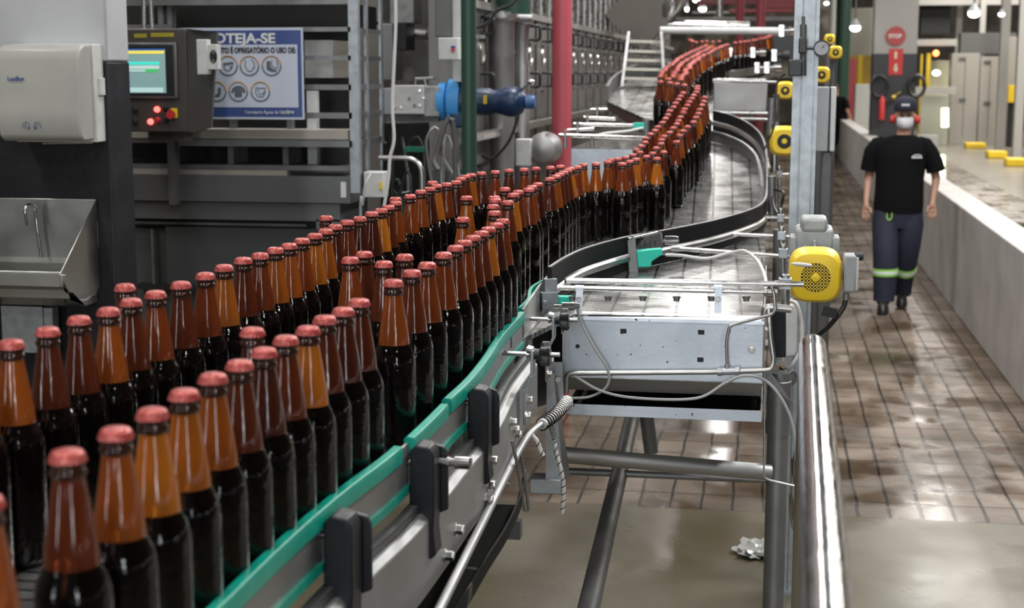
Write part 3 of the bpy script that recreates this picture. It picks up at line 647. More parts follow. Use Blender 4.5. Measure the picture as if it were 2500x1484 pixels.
MB().lathe([(0, .012), (.003, .012), (.004, .010)], c+Vector((0, -.0135, 0)), (0, -1, 0), 20).lathe([(0, .0015), (.001, .0015)], c+Vector((0, -.0175, 0)), (0, -1, 0), 8).build('grille_hub', M['yellow'], mt)
m = MB(); m.lathe([(0, .062), (.12, .062)], c+Vector((0, .10, 0)), (0, 1, 0), 32)
for k in range(16):
    q = PI*2*k/16; m.box(c+Vector((.066*math.cos(q), .16, .066*math.sin(q))), (.012, .12, .003), M=Matrix.Rotation(-q, 3, 'Y'))
m.build('finned_body', M['grey_cast'], mt)
m = MB(); gc = at(1988, 590, md+.22); m.box(gc+Vector((0, .06, -.02)), (.112, .14, .12)); m.box(gc+Vector((-.002, .04, .05)), (.078, .11, .045)); m.build('gearbox', M['grey_cast'], mt, bevel=.012)
m = MB(); m.box(gc+Vector((-.06, .04, -.035)), (.02, .10, .10)); m.box(gc+Vector((.062, .04, -.035)), (.022, .10, .10)); m.box(gc+Vector((.0, -.012, -.01)), (.012, .02, .035)); m.build('gearbox_flange', M['grey_cast'], mt, bevel=.005)
m = MB(); tcn = at(2074, 665, md+.02); m.box(tcn, (.034, .075, .105)); m.build('terminal_box', M['grey_box'], mt, bevel=.006)
m = MB(); m.box(tcn+Vector((.019, 0, .0)), (.008, .07, .095)); m.build('box_lid', M['ltgrey'], mt, bevel=.003)
MB().cyl(at(2088, 626, md), at(2106, 626, md), .012).build('cable_gland', M['black'], mt)
MB().cyl(at(2066, 716, md), at(2065, 732, md), .009).build('cable_gland', M['steel_grey'], mt)
thing(MB().tube(arc_pts([at(2065, 728, md), at(2060, 748, md), at(2042, 775, md), at(2015, 805, md+.05), at(1980, 827, md+.1), at(1955, 835, md+.12)], 8), .0075, 10), 'motor_cable', M['cableb'], 'thick black cable curving down from the yellow motor terminal box', 'cable')
thing(MB().box(at(2025, 762, md-.02), (.04, .003, .028), M=Matrix.Rotation(.2, 3, 'Y')), 'cable_tag', M['blackrub'], 'small black square tag tied on the thick motor cable', 'tag')
thing(MB().ellip(at(1958, 646, md-.12), (.030, .007, .006), M=Matrix.Rotation(.08, 3, 'Y')), 'clear_cap', M['ltgrey'], 'translucent grey plastic tip poking in front of the yellow cowl', 'plug')
# black and white box
bx = root('drive_box', tuple(at(1912, 880, md)), 'black and white box mounted below the rail posts left of the handrail', 'box')
m = MB(); a = at(1884, 757, md-.02); b = at(1918, 872, md-.02); m.bb((a.x, a.y, b.z), (b.x, a.y+.16, a.z)); m.build('black_housing', M['clampmat'], bx, bevel=.003)
m = MB(); m.prism([at(1919, 748, md-.03), at(1938, 745, md-.03), at(1946, 760, md-.03), at(1946, 858, md-.03), at(1940, 868, md-.03), at(1918, 871, md-.03)], (0, .15, 0)); m.build('white_cover', M['ltgrey'], bx, bevel=.003)
MB().cyl(at(1900, 886, md), at(1900, 870, md), .011, 8).build('gland', M['ltgrey'], bx)
m = MB(); m.prism([at(1866, 905, 4.05), at(1878, 905, 4.05), at(1911, 945, 4.05), at(1937, 987, 4.05), at(1912, 968, 4.05), at(1868, 925, 4.05)], HH*.02)
thing(m, 'angled_bracket', M['steel_grey'], 'angled steel bracket pointing down right at the top of the round leg', 'bracket', bevel=.002)
m = MB().ellip(at(1918, 921, 4.25), (.035, .02, .03)); m.tube([at(1905, 897, 4.25), at(1928, 915, 4.2), at(1940, 905, 4.2)], .004)
thing(m, 'valve', M['steel_grey'], 'small dirty valve knobs under the black and white box', 'valve')
# round leg, cross pipes, floor pipe
lp = at(1898, 1100, 4.15)
lg = root('support_pipe', (lp.x, lp.y, 0), 'round grey steel leg carrying the near right corner of the chain table', 'leg pipe')
MB().cyl((lp.x, lp.y, .0), (lp.x, lp.y, zf), .030, 28).build('leg_tube', M['steel_grey'], lg)
z1 = at(1898, 1058, 4.15).z
MB().lathe([(0, .0335), (.15, .0335), (.152, .031)], (lp.x, lp.y, z1), ZZ, 28).build('sleeve', M['steel_grey'], lg)
MB().lathe([(0, .06), (.008, .06), (.02, .035)], (lp.x, lp.y, 0), ZZ, 28).build('foot', M['steel_grey'], lg)
thing(MB().cyl(at(1372, 1110, 4.02), at(1880, 1153, 4.1), .0225, 24), 'cross_pipe', M['steel_dull'], 'thick round cross pipe bracing the legs low under the chain table', 'pipe')
thing(MB().cyl(at(1380, 1150, 4.75), at(1900, 1172, 4.75), .012, 16), 'thin_cross_pipe', M['steel_grey'], 'thinner cross pipe just behind the thick bracing pipe', 'pipe')
thing(MB().cyl(at(1420, 1560, 3.35), at(1556, 960, 6.0), .0275, 24), 'low_long_pipe', M['steel_dark'], 'dark glossy pipe running lengthwise below the table towards the camera', 'pipe')
pe = at(1556, 960, 6.0); thing(MB().cyl(at(1578, 1010, 5.8), at(1590, 1105, 5.8), .028), 'pipe_stub', M['steel_dark'], 'short dark pipe stub behind the long low pipe', 'pipe')
m = MB(); fw = .008
pts = round_path([at(1866, 905, 3.92), at(1865, 1165, 3.92), at(1878, 1172, 3.92), at(1948, 1188, 3.92)], .02)
for u, v in zip(pts, pts[1:]): m.beam(u, v, .012, .003, up=RR if abs((v-u).normalized().z) > .5 else ZZ)
thing(m, 'flat_strap', M['steel'], 'thin flat steel strap hanging beside the round leg and bent outward', 'strap')
# channel leg with foot at the left corner
d = 3.78
ch = root('channel_support', tuple(at(1345, 1207, d)), 'upright grey channel leg with box foot at the left corner of the plate', 'bracket leg')
MB().prism([at(1335, 905, d), at(1352, 912, d), at(1375, 1178, d), at(1332, 1168, d)], HH*.004).build('channel_face', M['galv'], ch)
MB().prism([at(1352, 912, d), at(1356, 905, d+.04), at(1392, 1165, d+.05), at(1375, 1178, d)], HH*.004).build('channel_side', M['steel_grey'], ch)
MB().prism([at(1338, 890, d+.05), at(1350, 884, d+.05), at(1372, 884, d+.05), at(1378, 1000, d+.05), at(1350, 1010, d+.05)], HH*.004).build('back_plate', M['galv'], ch)
m = MB(); a = at(1293, 1168, d); b = at(1372, 1205, d); m.bb((a.x, a.y, b.z), (b.x, a.y+.06, a.z)); m.build('box_foot', M['galv'], ch, bevel=.003)
MB().hexn(at(1362, 925, d-.0), -HH, .009, .01).build('hex_bolt', M['bar'], ch)
# black drip tray and conduit under the rail
rr_ = [p for p in rail if 1.0 < dep(p) < 3.0]
TZ = DECK-.24
def roff(px, py):
    q = at(px, py, z=TZ); q.z = 0; i = min(range(1, len(rail)-1), key=lambda i: (rail[i]-q).length); t = (rail[i+1]-rail[i-1]).normalized(); return (q-rail[i]).dot(Vector((t.y, -t.x, 0)))
TO = (roff(1262, 1274)+roff(1190, 1400))/2; print('TRAY', roff(1262, 1274), roff(1190, 1400))
m = MB().sweep([p+ZZ*(DECK-.24) for p in rr_], [(-.10, 0), (-.10, .004), (TO-.008, .004), (TO-.004, .03), (TO, .03), (TO-.002, 0)])
thing(m, 'long_drip_tray', mat('black_wet_tray', (.008, .008, .0075), .6, 0, spec=.08, var=(14, (.09, .085, .075), .62, .66)), 'long black wet drip tray hanging below the green-edged rail', 'tray')
z = 1.19
cp = [at(1040, 1560, z=z), at(1075, 1484, z=z), at(1200, 1232, z=z), at(1262, 1110, z=z), at(1290, 1065, z=z), at(1322, 1036, z=z), at(1355, 1012, z=z), at(1384, 980, z=z)]
cd = root('conduit_pipe', tuple(cp[2]), 'slim steel conduit running along under the rail, wrapped white at its end', 'pipe')
MB().tube(arc_pts(cp, 6), .0078, 14).build('conduit', M['steel_dull'], cd)
def helix(path, r, pitch, rt, sides=6):
    P = [path[0]]; 
    for a, b in zip(path, path[1:]):
        n = max(1, int((b-a).length/.0015)); P += [a+(b-a)*(k+1)/n for k in range(n)]
    out = []; s = 0
    for i, p in enumerate(P):
        t = (P[min(i+1, len(P)-1)]-P[max(0, i-1)]).normalized(); a = t.cross(ZZ if abs(t.z) < .9 else Vector((1, 0, 0))).normalized(); b = t.cross(a)
        q = 2*PI*s/pitch; out.append(p+(a*math.cos(q)+b*math.sin(q))*r); s += .0015
    return MB().tube(out, rt, sides)
wp = arc_pts(cp[5:], 6)
MB().tube(wp, [.012+.004*(i/len(wp)) for i in range(len(wp))], 14).build('spiral_wrap', M['cablew'], cd)
helix(wp, .0145, .016, .0018).build('wrap_gap', M['blackrub'], cd)
def tail(pts, label):
    o = arc_pts(pts, 8); th = thing(MB().tube(o, .0052, 10), 'spiral_wrap_tail', M['cablew'], label, 'cable wrap')
    sub(helix(o, .005, .016, .0012), 'spiral_gap', M['blackrub'], th)
tail([at(1340, 1028, z=z), at(1352, 1065, 3.5), at(1357, 1100, 3.5), at(1370, 1150, 3.48), at(1376, 1190, 3.48), at(1373, 1253, 3.48)], 'long dangling tail of white spiral cable wrap with dark turns')
tail([at(1298, 1062, z=z), at(1312, 1078, 3.25), at(1318, 1095, 3.25), at(1326, 1112, 3.25)], 'short dangling tail of white spiral cable wrap')
m = MB(); 
a, b = at(1178, 1140, z=DECK-.15), at(1178, 1168, z=1.19)
m.beam(a, at(1178, 1175, dep(a)), .02, .004); m.beam(at(1178, 1175, dep(a)), at(1242, 1180, dep(a)+.02), .02, .003)
m.hexn(at(1215, 1170, dep(a)), ZZ, .006, .01)
thing(m, 'conduit_bracket', M['galv'], 'small angle bracket tying the slim conduit to the side plate', 'bracket')
thing(MB().tube(round_path([at(1250, 1075, 2.98), at(1262, 1130, 2.98), at(1280, 1245, 3.1), at(1290, 1245, 3.1), at(1286, 1200, 3.1), at(1272, 1105, 3.1)], .02), .0035, 8), 'wire_hook', M['steel_grey'], 'long bent wire hook hanging by the end of the black tray', 'hook')
m = MB(); m.beam(at(1282, 1150, 3.2), at(1262, 1240, 3.2), .045, .004, up=RR); m.box(at(1250, 1290, 3.15), (.04, .03, .04))
thing(m, 'tray_end_plate', M['steel_dark'], 'dark plate and lug closing the end of the long black tray', 'plate')
# handrail
h0, h1 = at(2020, 1484, 1.3), at(1984, 862, 2.62); dirh = (h1-h0).normalized(); dirh.z = 0; dirh.normalize()
hz = (h0.z+h1.z)/2; h0.z = h1.z = hz
pts = [h0-dirh*1.6, h0, h1, h1+dirh*.055, Vector((h1.x, h1.y, 0))+dirh*.06]
pts = [pts[0]]+round_path([pts[1], pts[2]+dirh*.06, Vector((h1.x, h1.y, hz-.4))+dirh*.06], .055, 10)+[pts[4]]
hr = root('handrail', (h1.x, h1.y, 0), 'polished stainless handrail tube running from the camera towards the yellow motor', 'handrail')
MB().tube(pts, .0245, 40).build('rail_tube', M['chrome'], hr)
q = Vector((h1.x, h1.y, 0))+dirh*.06; MB().lathe([(0, .05), (.006, .05), (.006, .026)], q, ZZ, 28).build('floor_flange', M['steel'], hr)
q = h0-dirh*.9; MB().cyl((q.x, q.y, 0), (q.x, q.y, hz), .02, 20).build('post', M['steel'], hr)
# scraps on the wet floor
def crumple(c, s, seed, name, m_, label, cat):
    rnd = random.Random(seed); bm = bmesh.new(); bmesh.ops.create_icosphere(bm, subdivisions=3, radius=1)
    for v in bm.verts:
        k = .55+.6*noise.noise(v.co*2.3+Vector((seed, 0, 0)))+.2*rnd.random(); v.co = Vector((v.co.x*s[0]*k, v.co.y*s[1]*k, (v.co.z+1)*s[2]*k*.5))
    me = bpy.data.meshes.new(name); bm.to_mesh(me); bm.free(); me.materials.append(m_); o = bpy.data.objects.new(name, me); COL.objects.link(o); o.location = c
    return tag(o, label, cat)
crumple(at(1842, 1350, z=0), (.10, .16, .05), 3, 'plastic_scrap', mat('clear_grey_film', (.38, .38, .36), .2, trans=.0), 'crumpled clear plastic scrap lying in the puddle by the leg', 'litter')
crumple(at(1938, 1235, 4.6)-ZZ*.08, (.02, .02, .28), 5, 'foil_strip', M['chrome'], 'crumpled shiny foil hanging between the round leg and handrail', 'foil')
# ---------------------------------------------------------------- the hall
w = MB(); w.bb((-8.2, -3.6, 0), (-8, 62, 7.5)); struct(w, 'wall_left', mat('dim_wall_paint', (.10, .10, .10), .7))
w = MB(); w.bb((-8.2, 62, 0), (20, 62.2, 7.5)); struct(w, 'wall_back', mat('far_wall_paint', (.10, .085, .075), .7, var=(.8, (.22, .20, .17), .45, .6)))
w = MB(); w.bb((20, -3.6, 0), (20.2, 62, 7.5)); struct(w, 'wall_right', mat('right_wall_paint', (.24, .22, .19), .7))
w = MB(); w.bb((-8.2, -3.8, 0), (20, -3.6, 7.5)); struct(w, 'wall_front', mat('front_wall_paint', (.06, .06, .065), .7))
w = MB(); w.bb((-8.2, -3.8, 7.5), (20.2, 62.2, 7.7)); struct(w, 'ceiling', mat('ceiling_paint', (.20, .20, .21), .8))
# low concrete wall along the aisle
def foot(px, py): p = at(px, py, z=0); return Vector((p.x, p.y, 0))
P = [foot(2437, 900), foot(2300, 723), foot(2257, 668), foot(2228, 632)]
xw = P[0].x; xw = (P[0].x+P[1].x)/2
hw = at(2319, 480, d=dep(P[1])).z
print('WALL', [tuple(round(k, 2) for k in p) for p in P], hw)
w = MB().prism([(xw, 2.5, 0), (xw, 45, 0), (xw+.24, 45, 0), (xw+.24, 2.5, 0)], (0, 0, hw)); struct(w, 'wall_aisle', M['conc'], bevel=.01)
# ---------------------------------------------------------------- helpers for frontal pieces
def FB(m, x0, y0, x1, y1, Y, depth=.05):
    a = atY(x0, (y0+y1)/2, Y).x; b = atY(x1, (y0+y1)/2, Y).x; t = atY((x0+x1)/2, y0, Y).z; u = atY((x0+x1)/2, y1, Y).z
    return m.bb((a, Y, u), (b, Y+depth, t))
def fthing(x0, y0, x1, y1, Y, depth, name, m_, label, cat, group=None, **k):
    return thing(FB(MB(), x0, y0, x1, y1, Y, depth), name, m_, label, cat, group, **k)
# ---------------------------------------------------------------- column with dispenser and sink
YC = 5.43; XC = atY(268, 300, YC).x; zc = atY(200, 150, YC).z
w = MB(); w.bb((XC-.75, YC, zc), (XC, YC+.20, 7.5)); struct(w, 'trim_column_upper', M['concwhite'], bevel=.008)
w = MB(); w.bb((XC-.75, YC-.001, 0), (XC+.001, YC+.201, zc)); struct(w, 'trim_column_lower', M['concblack'], bevel=.008)
# towel dispenser
Yd = YC-.20
a = atY(2, 347, Yd); b = atY(188, 107, Yd); bz, tz = a.z, b.z; ax_, bx_ = a.x-.005, b.x
ds = root('towel_dispenser', (ax_+.1, YC-.1, bz), 'white paper towel dispenser on the column, with small blue lettering and hands symbol', 'dispenser')
prof = [(YC, bz+.01), (YC-.10, bz), (Yd+.03, bz+.004), (Yd, bz+.03), (Yd-.004, bz+.11), (Yd+.012, bz+.17), (Yd+.004, tz-.06), (Yd+.02, tz-.02), (Yd+.06, tz-.002), (YC-.08, tz), (YC-.08, bz)]
prof = [(YC-.085, bz+.006), (Yd+.03, bz+.004), (Yd+.004, bz+.02), (Yd-.004, bz+.05), (Yd-.004, bz+.12), (Yd+.010, bz+.18), (Yd+.004, tz-.06), (Yd+.018, tz-.02), (Yd+.05, tz-.002), (YC-.085, tz)]
m = MB().prism([(ax_, y, z) for y, z in prof], (bx_-ax_, 0, 0)); cov = m.build('front_cover', mat('cream_plastic', (.36, .36, .33), .4, var=(4, (.31, .31, .29), .4, .7)), ds, bevel=.008)
m = MB(); m.bb((ax_+.004, YC-.08, bz-.004), (bx_+.006, YC, tz+.002)); m.build('back_case', M['ltgrey'], ds, bevel=.004)
m = MB(); m.bb((bx_+.004, YC-.05, bz+.17), (bx_+.016, YC-.01, bz+.235)); m.build('side_catch', M['ltgrey'], ds, bevel=.002)
m = MB(); m.tube([(ax_+.10, YC-.06, bz-.01), (bx_-.02, YC-.06, bz-.006)], .004, 8); m.build('tear_bar', M['steel'], ds)
M['ink'] = mat('blue_ink', (.03, .05, .22), .5); M['inkd'] = mat('dark_ink', (.03, .03, .04), .5); M['inkw'] = mat('pale_ink', (.62, .64, .66), .5)
def text(s, loc, size, m_, par, name='lettering', rz=0, align='LEFT', bold=0, ext=.0006, sx=1):
    c = bpy.data.curves.new(name, 'FONT'); c.body = s; c.size = size; c.align_x = align; c.extrude = ext; c.offset = bold
    o = bpy.data.objects.new(name, c); COL.objects.link(o)
    dg = bpy.context.evaluated_depsgraph_get(); me = bpy.data.meshes.new_from_object(o.evaluated_get(dg)); COL.objects.unlink(o); bpy.data.objects.remove(o)
    q = bpy.data.objects.new(name, me); COL.objects.link(q); me.materials.clear(); me.materials.append(m_)
    wloc = Vector((0, 0, 0)); p = par
    while p is not None: wloc += p.location; p = p.parent
    q.location = Vector(loc)-wloc; q.rotation_euler = (R(90), 0, rz); q.scale = (sx, 1, 1); q.parent = par
    return q
text('LuxBor', tuple(atY(18, 197, Yd-.001)), .022, M['ink'], ds, 'brand_lettering', bold=.0006)
pz = atY(78, 312, Yd-.006)
m = MB()
for sx in (-1, 1):
    c = pz+Vector((sx*.022, -.0015, .005))
    m.tube([c+Vector((.013*math.cos(q), 0, .017*math.sin(q))) for q in [PI*k/8 for k in range(-1, 10)]], .0009, 6)
    m.tube([c+Vector((-.004, 0, -.008)), c+Vector((-.003, 0, .006)), c+Vector((.003, 0, .009))], .0009, 6)
    m.ellip(c+Vector((-sx*.009, 0, -.006)), (.003, .001, .005), 8, 6)
m.build('hands_symbol', M['ink'], ds)
# sink
Ys = YC-.30
sk = root('wall_sink', (XC-.3, YC-.1, atY(100, 748, YC-.1).z), 'stainless steel wall sink with high splashback and gooseneck tap on the column', 'sink')
sm = mat('sink_steel', (.42, .42, .40), .34, 1, rvar=(5, .5))
tb = atY(-80, 482, YC-.012); tr_ = atY(233, 482, YC-.012)
x0, x1 = tb.x, tr_.x; zr = atY(60, 668, Ys).z; zbk = atY(60, 630, YC-.012).z; zbot = atY(100, 745, YC-.12).z
m = MB(); m.bb((x0, YC-.014, zbk-.1), (x1, YC-.010, tb.z)); m.build('splashback', sm, sk, bevel=.002)
xi = atY(146, 690, Ys).x
m = MB(); m.prism([(x1, YC-.01, tb.z), (x1-.004, YC-.01, tb.z), (xi, Ys, zr), (xi+.003, Ys, zr)], (0, 0, -.001))
m = MB(); A = Vector((x1, YC-.012, tb.z)); B = Vector((xi, Ys, zr)); C_ = Vector((xi+.02, Ys+.02, zr-.06)); D = Vector((x1-.09, YC-.12, zbot)); E = Vector((x1, YC-.06, zbot+.04)); F = Vector((x1, YC-.012, zbot+.06))
m.prism([A, B, C_, D, E, F], (.003, .0, 0)); m.build('side_panel', sm, sk)
m = MB(); m.prism([(x0, Ys, zr), (x0, Ys+.003, zr-.045), (x0, Ys+.03, zr-.05), (x0, YC-.12, zbot), (x0, YC-.012, zbot), (x0, YC-.012, zr-.10), (x0, YC-.11, zr-.12), (x0, Ys+.06, zr-.10), (x0, Ys+.05, zr-.006)], (xi-x0+.01, 0, 0)); m.build('basin', sm, sk, bevel=.003)
m = MB(); m.prism([Vector((xi, Ys+.03, zr-.05)), C_, D, Vector((xi, YC-.12, zbot))], (0, 0, .002)); m.prism([Vector((xi, YC-.12, zbot)), D, Vector((x1-.003, YC-.06, zbot+.04)), Vector((x1-.003, YC-.012, zbot+.06)), Vector((xi, YC-.012, zbot))], (0, 0, .002)); m.build('underside', sm, sk)
m = MB(); m.prism([(x0, Ys-.001, zr), (x0, Ys-.001, zr-.045), (x0, Ys+.002, zr-.045), (x0, Ys+.05, zr+.002), (x0, Ys+.05, zr)], (xi-x0, 0, 0)); m.build('front_rim', sm, sk)
m = MB(); m.prism([(x0, YC-.013, zbk+.005), (x0, YC-.013, zbk), (x0, YC-.07, zbk-.012), (x0, YC-.07, zbk-.007)], (x1-x0-.01, 0, 0)); m.build('tap_ledge', sm, sk)
f = [atY(101, 628, YC-.06), atY(92, 560, YC-.06), atY(88, 520, YC-.06), atY(84, 505, YC-.075), atY(72, 500, YC-.11), atY(62, 510, YC-.14), atY(66, 550, YC-.14)]
m = MB().tube(arc_pts(f, 6), .0065, 12); m.build('gooseneck_tap', M['chrome'], sk)
m = MB(); FB(m, 5, 748, 105, 860, YC-.10, .004); FB(m, 105, 752, 130, 880, YC-.09, .05); m.bb((XC-.72, YC-.09, .0), (XC-.60, YC-.04, zbot)); m.build('pedestal', M['galv'], sk)
thing(FB(MB(), 232, 542, 238, 602, YC-.004, .004), 'label_strip', M['white'], 'narrow white sticker on the black column beside the sink', 'sticker')
# ---------------------------------------------------------------- left machine
YM = 6.9
mc = root('washing_machine', tuple(atY(600, 800, YM)), 'large grey steel machine with railed cage and long ledges behind the bottles', 'machine')
G, Gd, Gk = M['steel_grey'], M['steel_dark'], M['blackrub']
warm = mat('warm_painted_ledge', (.40, .37, .32), .5, .2); pan = mat('machine_panel_grey', (.17, .175, .18), .42, .6, var=(2, (.14, .14, .145), .4, .7))
def P_(x0, y0, x1, y1, dy, name, m_, depth=.05, **k): return FB(MB(), x0, y0, x1, y1, YM+dy, depth).build(name, m_, mc, **k)
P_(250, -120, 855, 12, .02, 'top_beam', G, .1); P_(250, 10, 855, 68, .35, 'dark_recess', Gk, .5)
P_(250, 68, 850, 320, .75, 'back_panel', mat('dim_panel', (.05, .05, .05), .6), .1)
P_(300, 60, 420, 72, .02, 'upper_rail', G)
m = MB(); FB(m, 385, 12, 398, 65, YM+.05, .05); FB(m, 412, 12, 424, 320, YM+.06, .05); m.build('frame_bars', G, mc)
XS = atY(855, 200, YM).x
for i, (y, hgt) in enumerate(((67, 11), (136, 11), (206, 13), (274, 14), (342, 15))):
    z1, z0 = atY(600, y, YM-.02).z, atY(600, y+hgt, YM-.02).z; xl = atY(440, y, YM).x
    m = MB(); m.bb((xl, YM-.03, z0), (XS+.01, YM-.02, z1)); m.build('cage_rail', G, mc)
    m = MB(); m.bb((XS, YM-.03, z0), (XS+.01, YM+.55, z1)); m.build('cage_rail', G, mc)
zT, zB = atY(855, -60, YM).z, atY(855, 470, YM).z
for yy in (0, .02, .27, .55):
    m = MB(); m.bb((XS-.0, YM+yy-.02, zB), (XS+.012 if yy else XS+.045, YM+yy+.02, zT)); m.build('cage_upright', M['galv'], mc)
P_(250, 316, 850, 338, .0, 'warm_ledge', warm, .2); P_(250, 338, 850, 350, .02, 'ledge_edge', G, .3)
P_(250, 350, 850, 405, .25, 'dark_window', mat('dark_smoky_window', (.02, .02, .021), .15), .02)
for x in (424, 556, 690): P_(x, 345, x+14, 405, .15, 'window_mullion', G, .1)
P_(250, 402, 850, 414, .08, 'ledge_lip', G, .2); P_(250, 414, 700, 428, .06, 'light_strip', warm, .1)
P_(250, 428, 855, 492, .03, 'long_panel', pan, .5); P_(250, 494, 830, 536, .06, 'long_panel', pan, .5)
P_(250, 492, 830, 494.5, .08, 'panel_gap', Gk, .3); P_(250, 536, 772, 556, .14, 'slot', Gk, .3); P_(250, 543, 748, 549, .10, 'slot_bar', G, .03)
P_(772, 536, 845, 560, .06, 'long_panel', pan, .5)
P_(250, 556, 415, 1200, .16, 'lower_panel', mat('lower_panel_grey', (.10, .10, .10), .5, .4), .3); P_(415, 556, 815, 1200, .12, 'lower_panel', mat('lower_panel_charcoal', (.075, .078, .082), .5, .3), .3)
P_(370, 560, 376, 700, .1, 'edge_strip', G, .05); P_(330, 700, 815, 712, .08, 'lower_lip', Gk, .1)
P_(410, 320, 428, 500, -.02, 'panel_arm', G, .05)
P_(832, 444, 845, 482, -.005+.03, 'white_sticker', M['white'], .004)
P_(815, 560, 845, 1200, .3, 'end_panel', Gd, .3)
P_(744, 98, 812, 190, .35, 'inner_box', M['ltgrey'], .2); P_(812, 100, 850, 190, .37, 'inner_box', warm, .2)
P_(750, 222, 773, 405, .2, 'inner_pillar', M['white'], .05)
P_(560, 288, 572, 320, .1, 'stay', G); P_(700, 288, 712, 320, .1, 'stay', G)
# control panel
YK = YM-.35
cp_ = root('control_console', tuple(atY(390, 322, YK)), 'dark brown machine control box with lit touch screen and glowing red buttons', 'control panel')
brn = mat('brown_grey_case', (.055, .048, .043), .5)
def K(x0, y0, x1, y1, dy, name, m_, depth=.02, par=None, **k): return FB(MB(), x0, y0, x1, y1, YK+dy, depth).build(name, m_, par or cp_, **k)
K(260, 70, 458, 322, 0, 'case', brn, .2, bevel=.006); K(250, 104, 432, 240, -.012, 'screen_bezel', M['steel_grey'], .014, bevel=.004); K(255, 110, 424, 234, -.014, 'screen_glass', M['black'], .004)
sc = lambda c, s: mat('screen_colour', c, .4, emit=(c, s))
scr = K(260, 120, 404, 227, -.016, 'screen', sc((.24, .40, .40), .42), .003)
K(260, 124, 400, 131, -.018, 'screen_bar', sc((.75, .62, .10), .8), .002); K(260, 151, 388, 158, -.018, 'screen_bar', sc((.05, .62, .52), .8), .002)
K(260, 170, 355, 175, -.018, 'screen_bar', sc((.40, .58, .54), .7), .002); K(355, 169, 385, 176, -.018, 'screen_bar', sc((.05, .42, .12), .8), .002)
K(260, 160, 388, 168, -.018, 'screen_bar', sc((.5, .65, .62), .6), .002); K(260, 214, 398, 225, -.018, 'screen_bar', sc((.38, .56, .55), .8), .002); K(260, 119.5, 400, 123, -.018, 'screen_bar', sc((.03, .10, .35), .8), .002)
rd = mat('lit_red_button', (.9, .05, .05), .3, emit=((1, .10, .08), 4)); bk = M['black']
for x, y, lit in ((384, 267, 1), (368, 297, 1), (330, 268, 0), (330, 297, 0), (404, 265, 0), (405, 293, 0), (386, 293, 2)):
    c = atY(x, y, YK); MB().lathe([(0, .014), (.004, .014), (.005, .011), (.014, .011), (.016, .009)], c, (0, -1, 0), 16).build('push_button', rd if lit == 1 else (M['red'] if lit == 2 else bk), cp_)
K(417, 264, 433, 288, -.004, 'switch_plate', M['yellow'], .006); c = atY(420, 279, YK-.004); MB().lathe([(0, .016), (.01, .016), (.014, .02), (.022, .02)], c, (0, -1, 0), 16).build('emergency_stop', M['red'], cp_)
YL = mat('yellow_label', (.35, .30, .03), .5)
K(327, 82, 358, 92, -.002, 'yellow_label', YL, .003); K(368, 80, 424, 90, -.002, 'yellow_label', YL, .003)
K(362, 322, 452, 345, .05, 'mounting_foot', brn, .1)
MB().cyl(atY(352, -60, YK+.1), atY(352, 72, YK+.1), .012).build('arm_pipe', M['bar'], cp_); MB().cyl(atY(366, -60, YK+.1), atY(372, 72, YK+.1), .012).build('arm_pipe', M['bar'], cp_)
# open case door seen edge on, with a grey box on it
YO = YK-.12
m = MB(); m.prism([atY(457, 70, YK), atY(466, 72, YO+.04), atY(530, 78, YO), atY(515, 312, YO), atY(475, 322, YO+.04), atY(460, 322, YK)], (0, .02, 0))
dr = thing(m, 'panel_door', mat('dark_grey_door', (.07, .07, .068), .45), 'dark door panel standing open right of the control box', 'door panel')
m = MB(); FB(m, 480, 96, 506, 182, YO-.06, .05); FB(m, 506, 108, 530, 170, YO-.05, .05); sp = thing(m, 'siren_box', M['ltgrey'], 'grey signal box with round black front, in front of the safety sign', 'alarm', bevel=.003)
c = atY(521, 138, YO-.051); m = MB()
for r_ in (.027, .019, .011): m.tube([c+Vector((r_*.55*math.cos(q), 0, r_*math.sin(q))) for q in [2*PI*k/20 for k in range(20)]], .0025, 6, closed=True)
sub(m, 'black_rings', M['blackrub'], sp)
m = MB(); m.lathe([(0, .012), (.004, .012)], c+Vector((0, .003, 0)), (0, -1, 0), 20); sub(m, 'sounder', M['black'], sp)
# safety sign
YS = YM-.12
sg = root('safety_sign', tuple(atY(600, 292, YS)), 'blue and white safety sign with six round symbols, hung on the machine rails', 'sign')
nv = mat('sign_blue', (.045, .075, .24), .4); wh = mat('sign_white', (.50, .55, .66), .4); gr = mat('sign_grey', (.10, .12, .14), .5); og = mat('sign_orange', (.50, .26, .10), .5)
def S(x0, y0, x1, y1, dy, name, m_, depth=.003, **k): return FB(MB(), x0, y0, x1, y1, YS+dy, depth).build(name, m_, sg, **k)
S(448, 68, 741, 291, .0, 'board', wh, .005); S(452, 74, 736, 285, -.002, 'blue_frame', nv, .002); S(462, 109, 727, 262, -.004, 'white_field', wh, .002)
k_ = FPX/ (dep(atY(600, 180, YS))*1.0)
def px_m(n): return n/k_
text('PROTEJA-SE', tuple(atY(482, 105, YS-.005)), px_m(32), M['inkw'], sg, bold=.0022, sx=1.17)
text('NESTE PONTO É OBRIGATÓRIO O USO DE:', tuple(atY(476, 129, YS-.006)), px_m(17.5), M['inkd'], sg, bold=.0014, sx=.74)
text('Cervejaria Águas da Serra', tuple(atY(598, 277, YS-.005)), px_m(11), M['inkw'], sg, sx=.95)
text('ambev', tuple(atY(688, 277.5, YS-.005)), px_m(13), M['inkw'], sg, bold=.001, sx=.9)
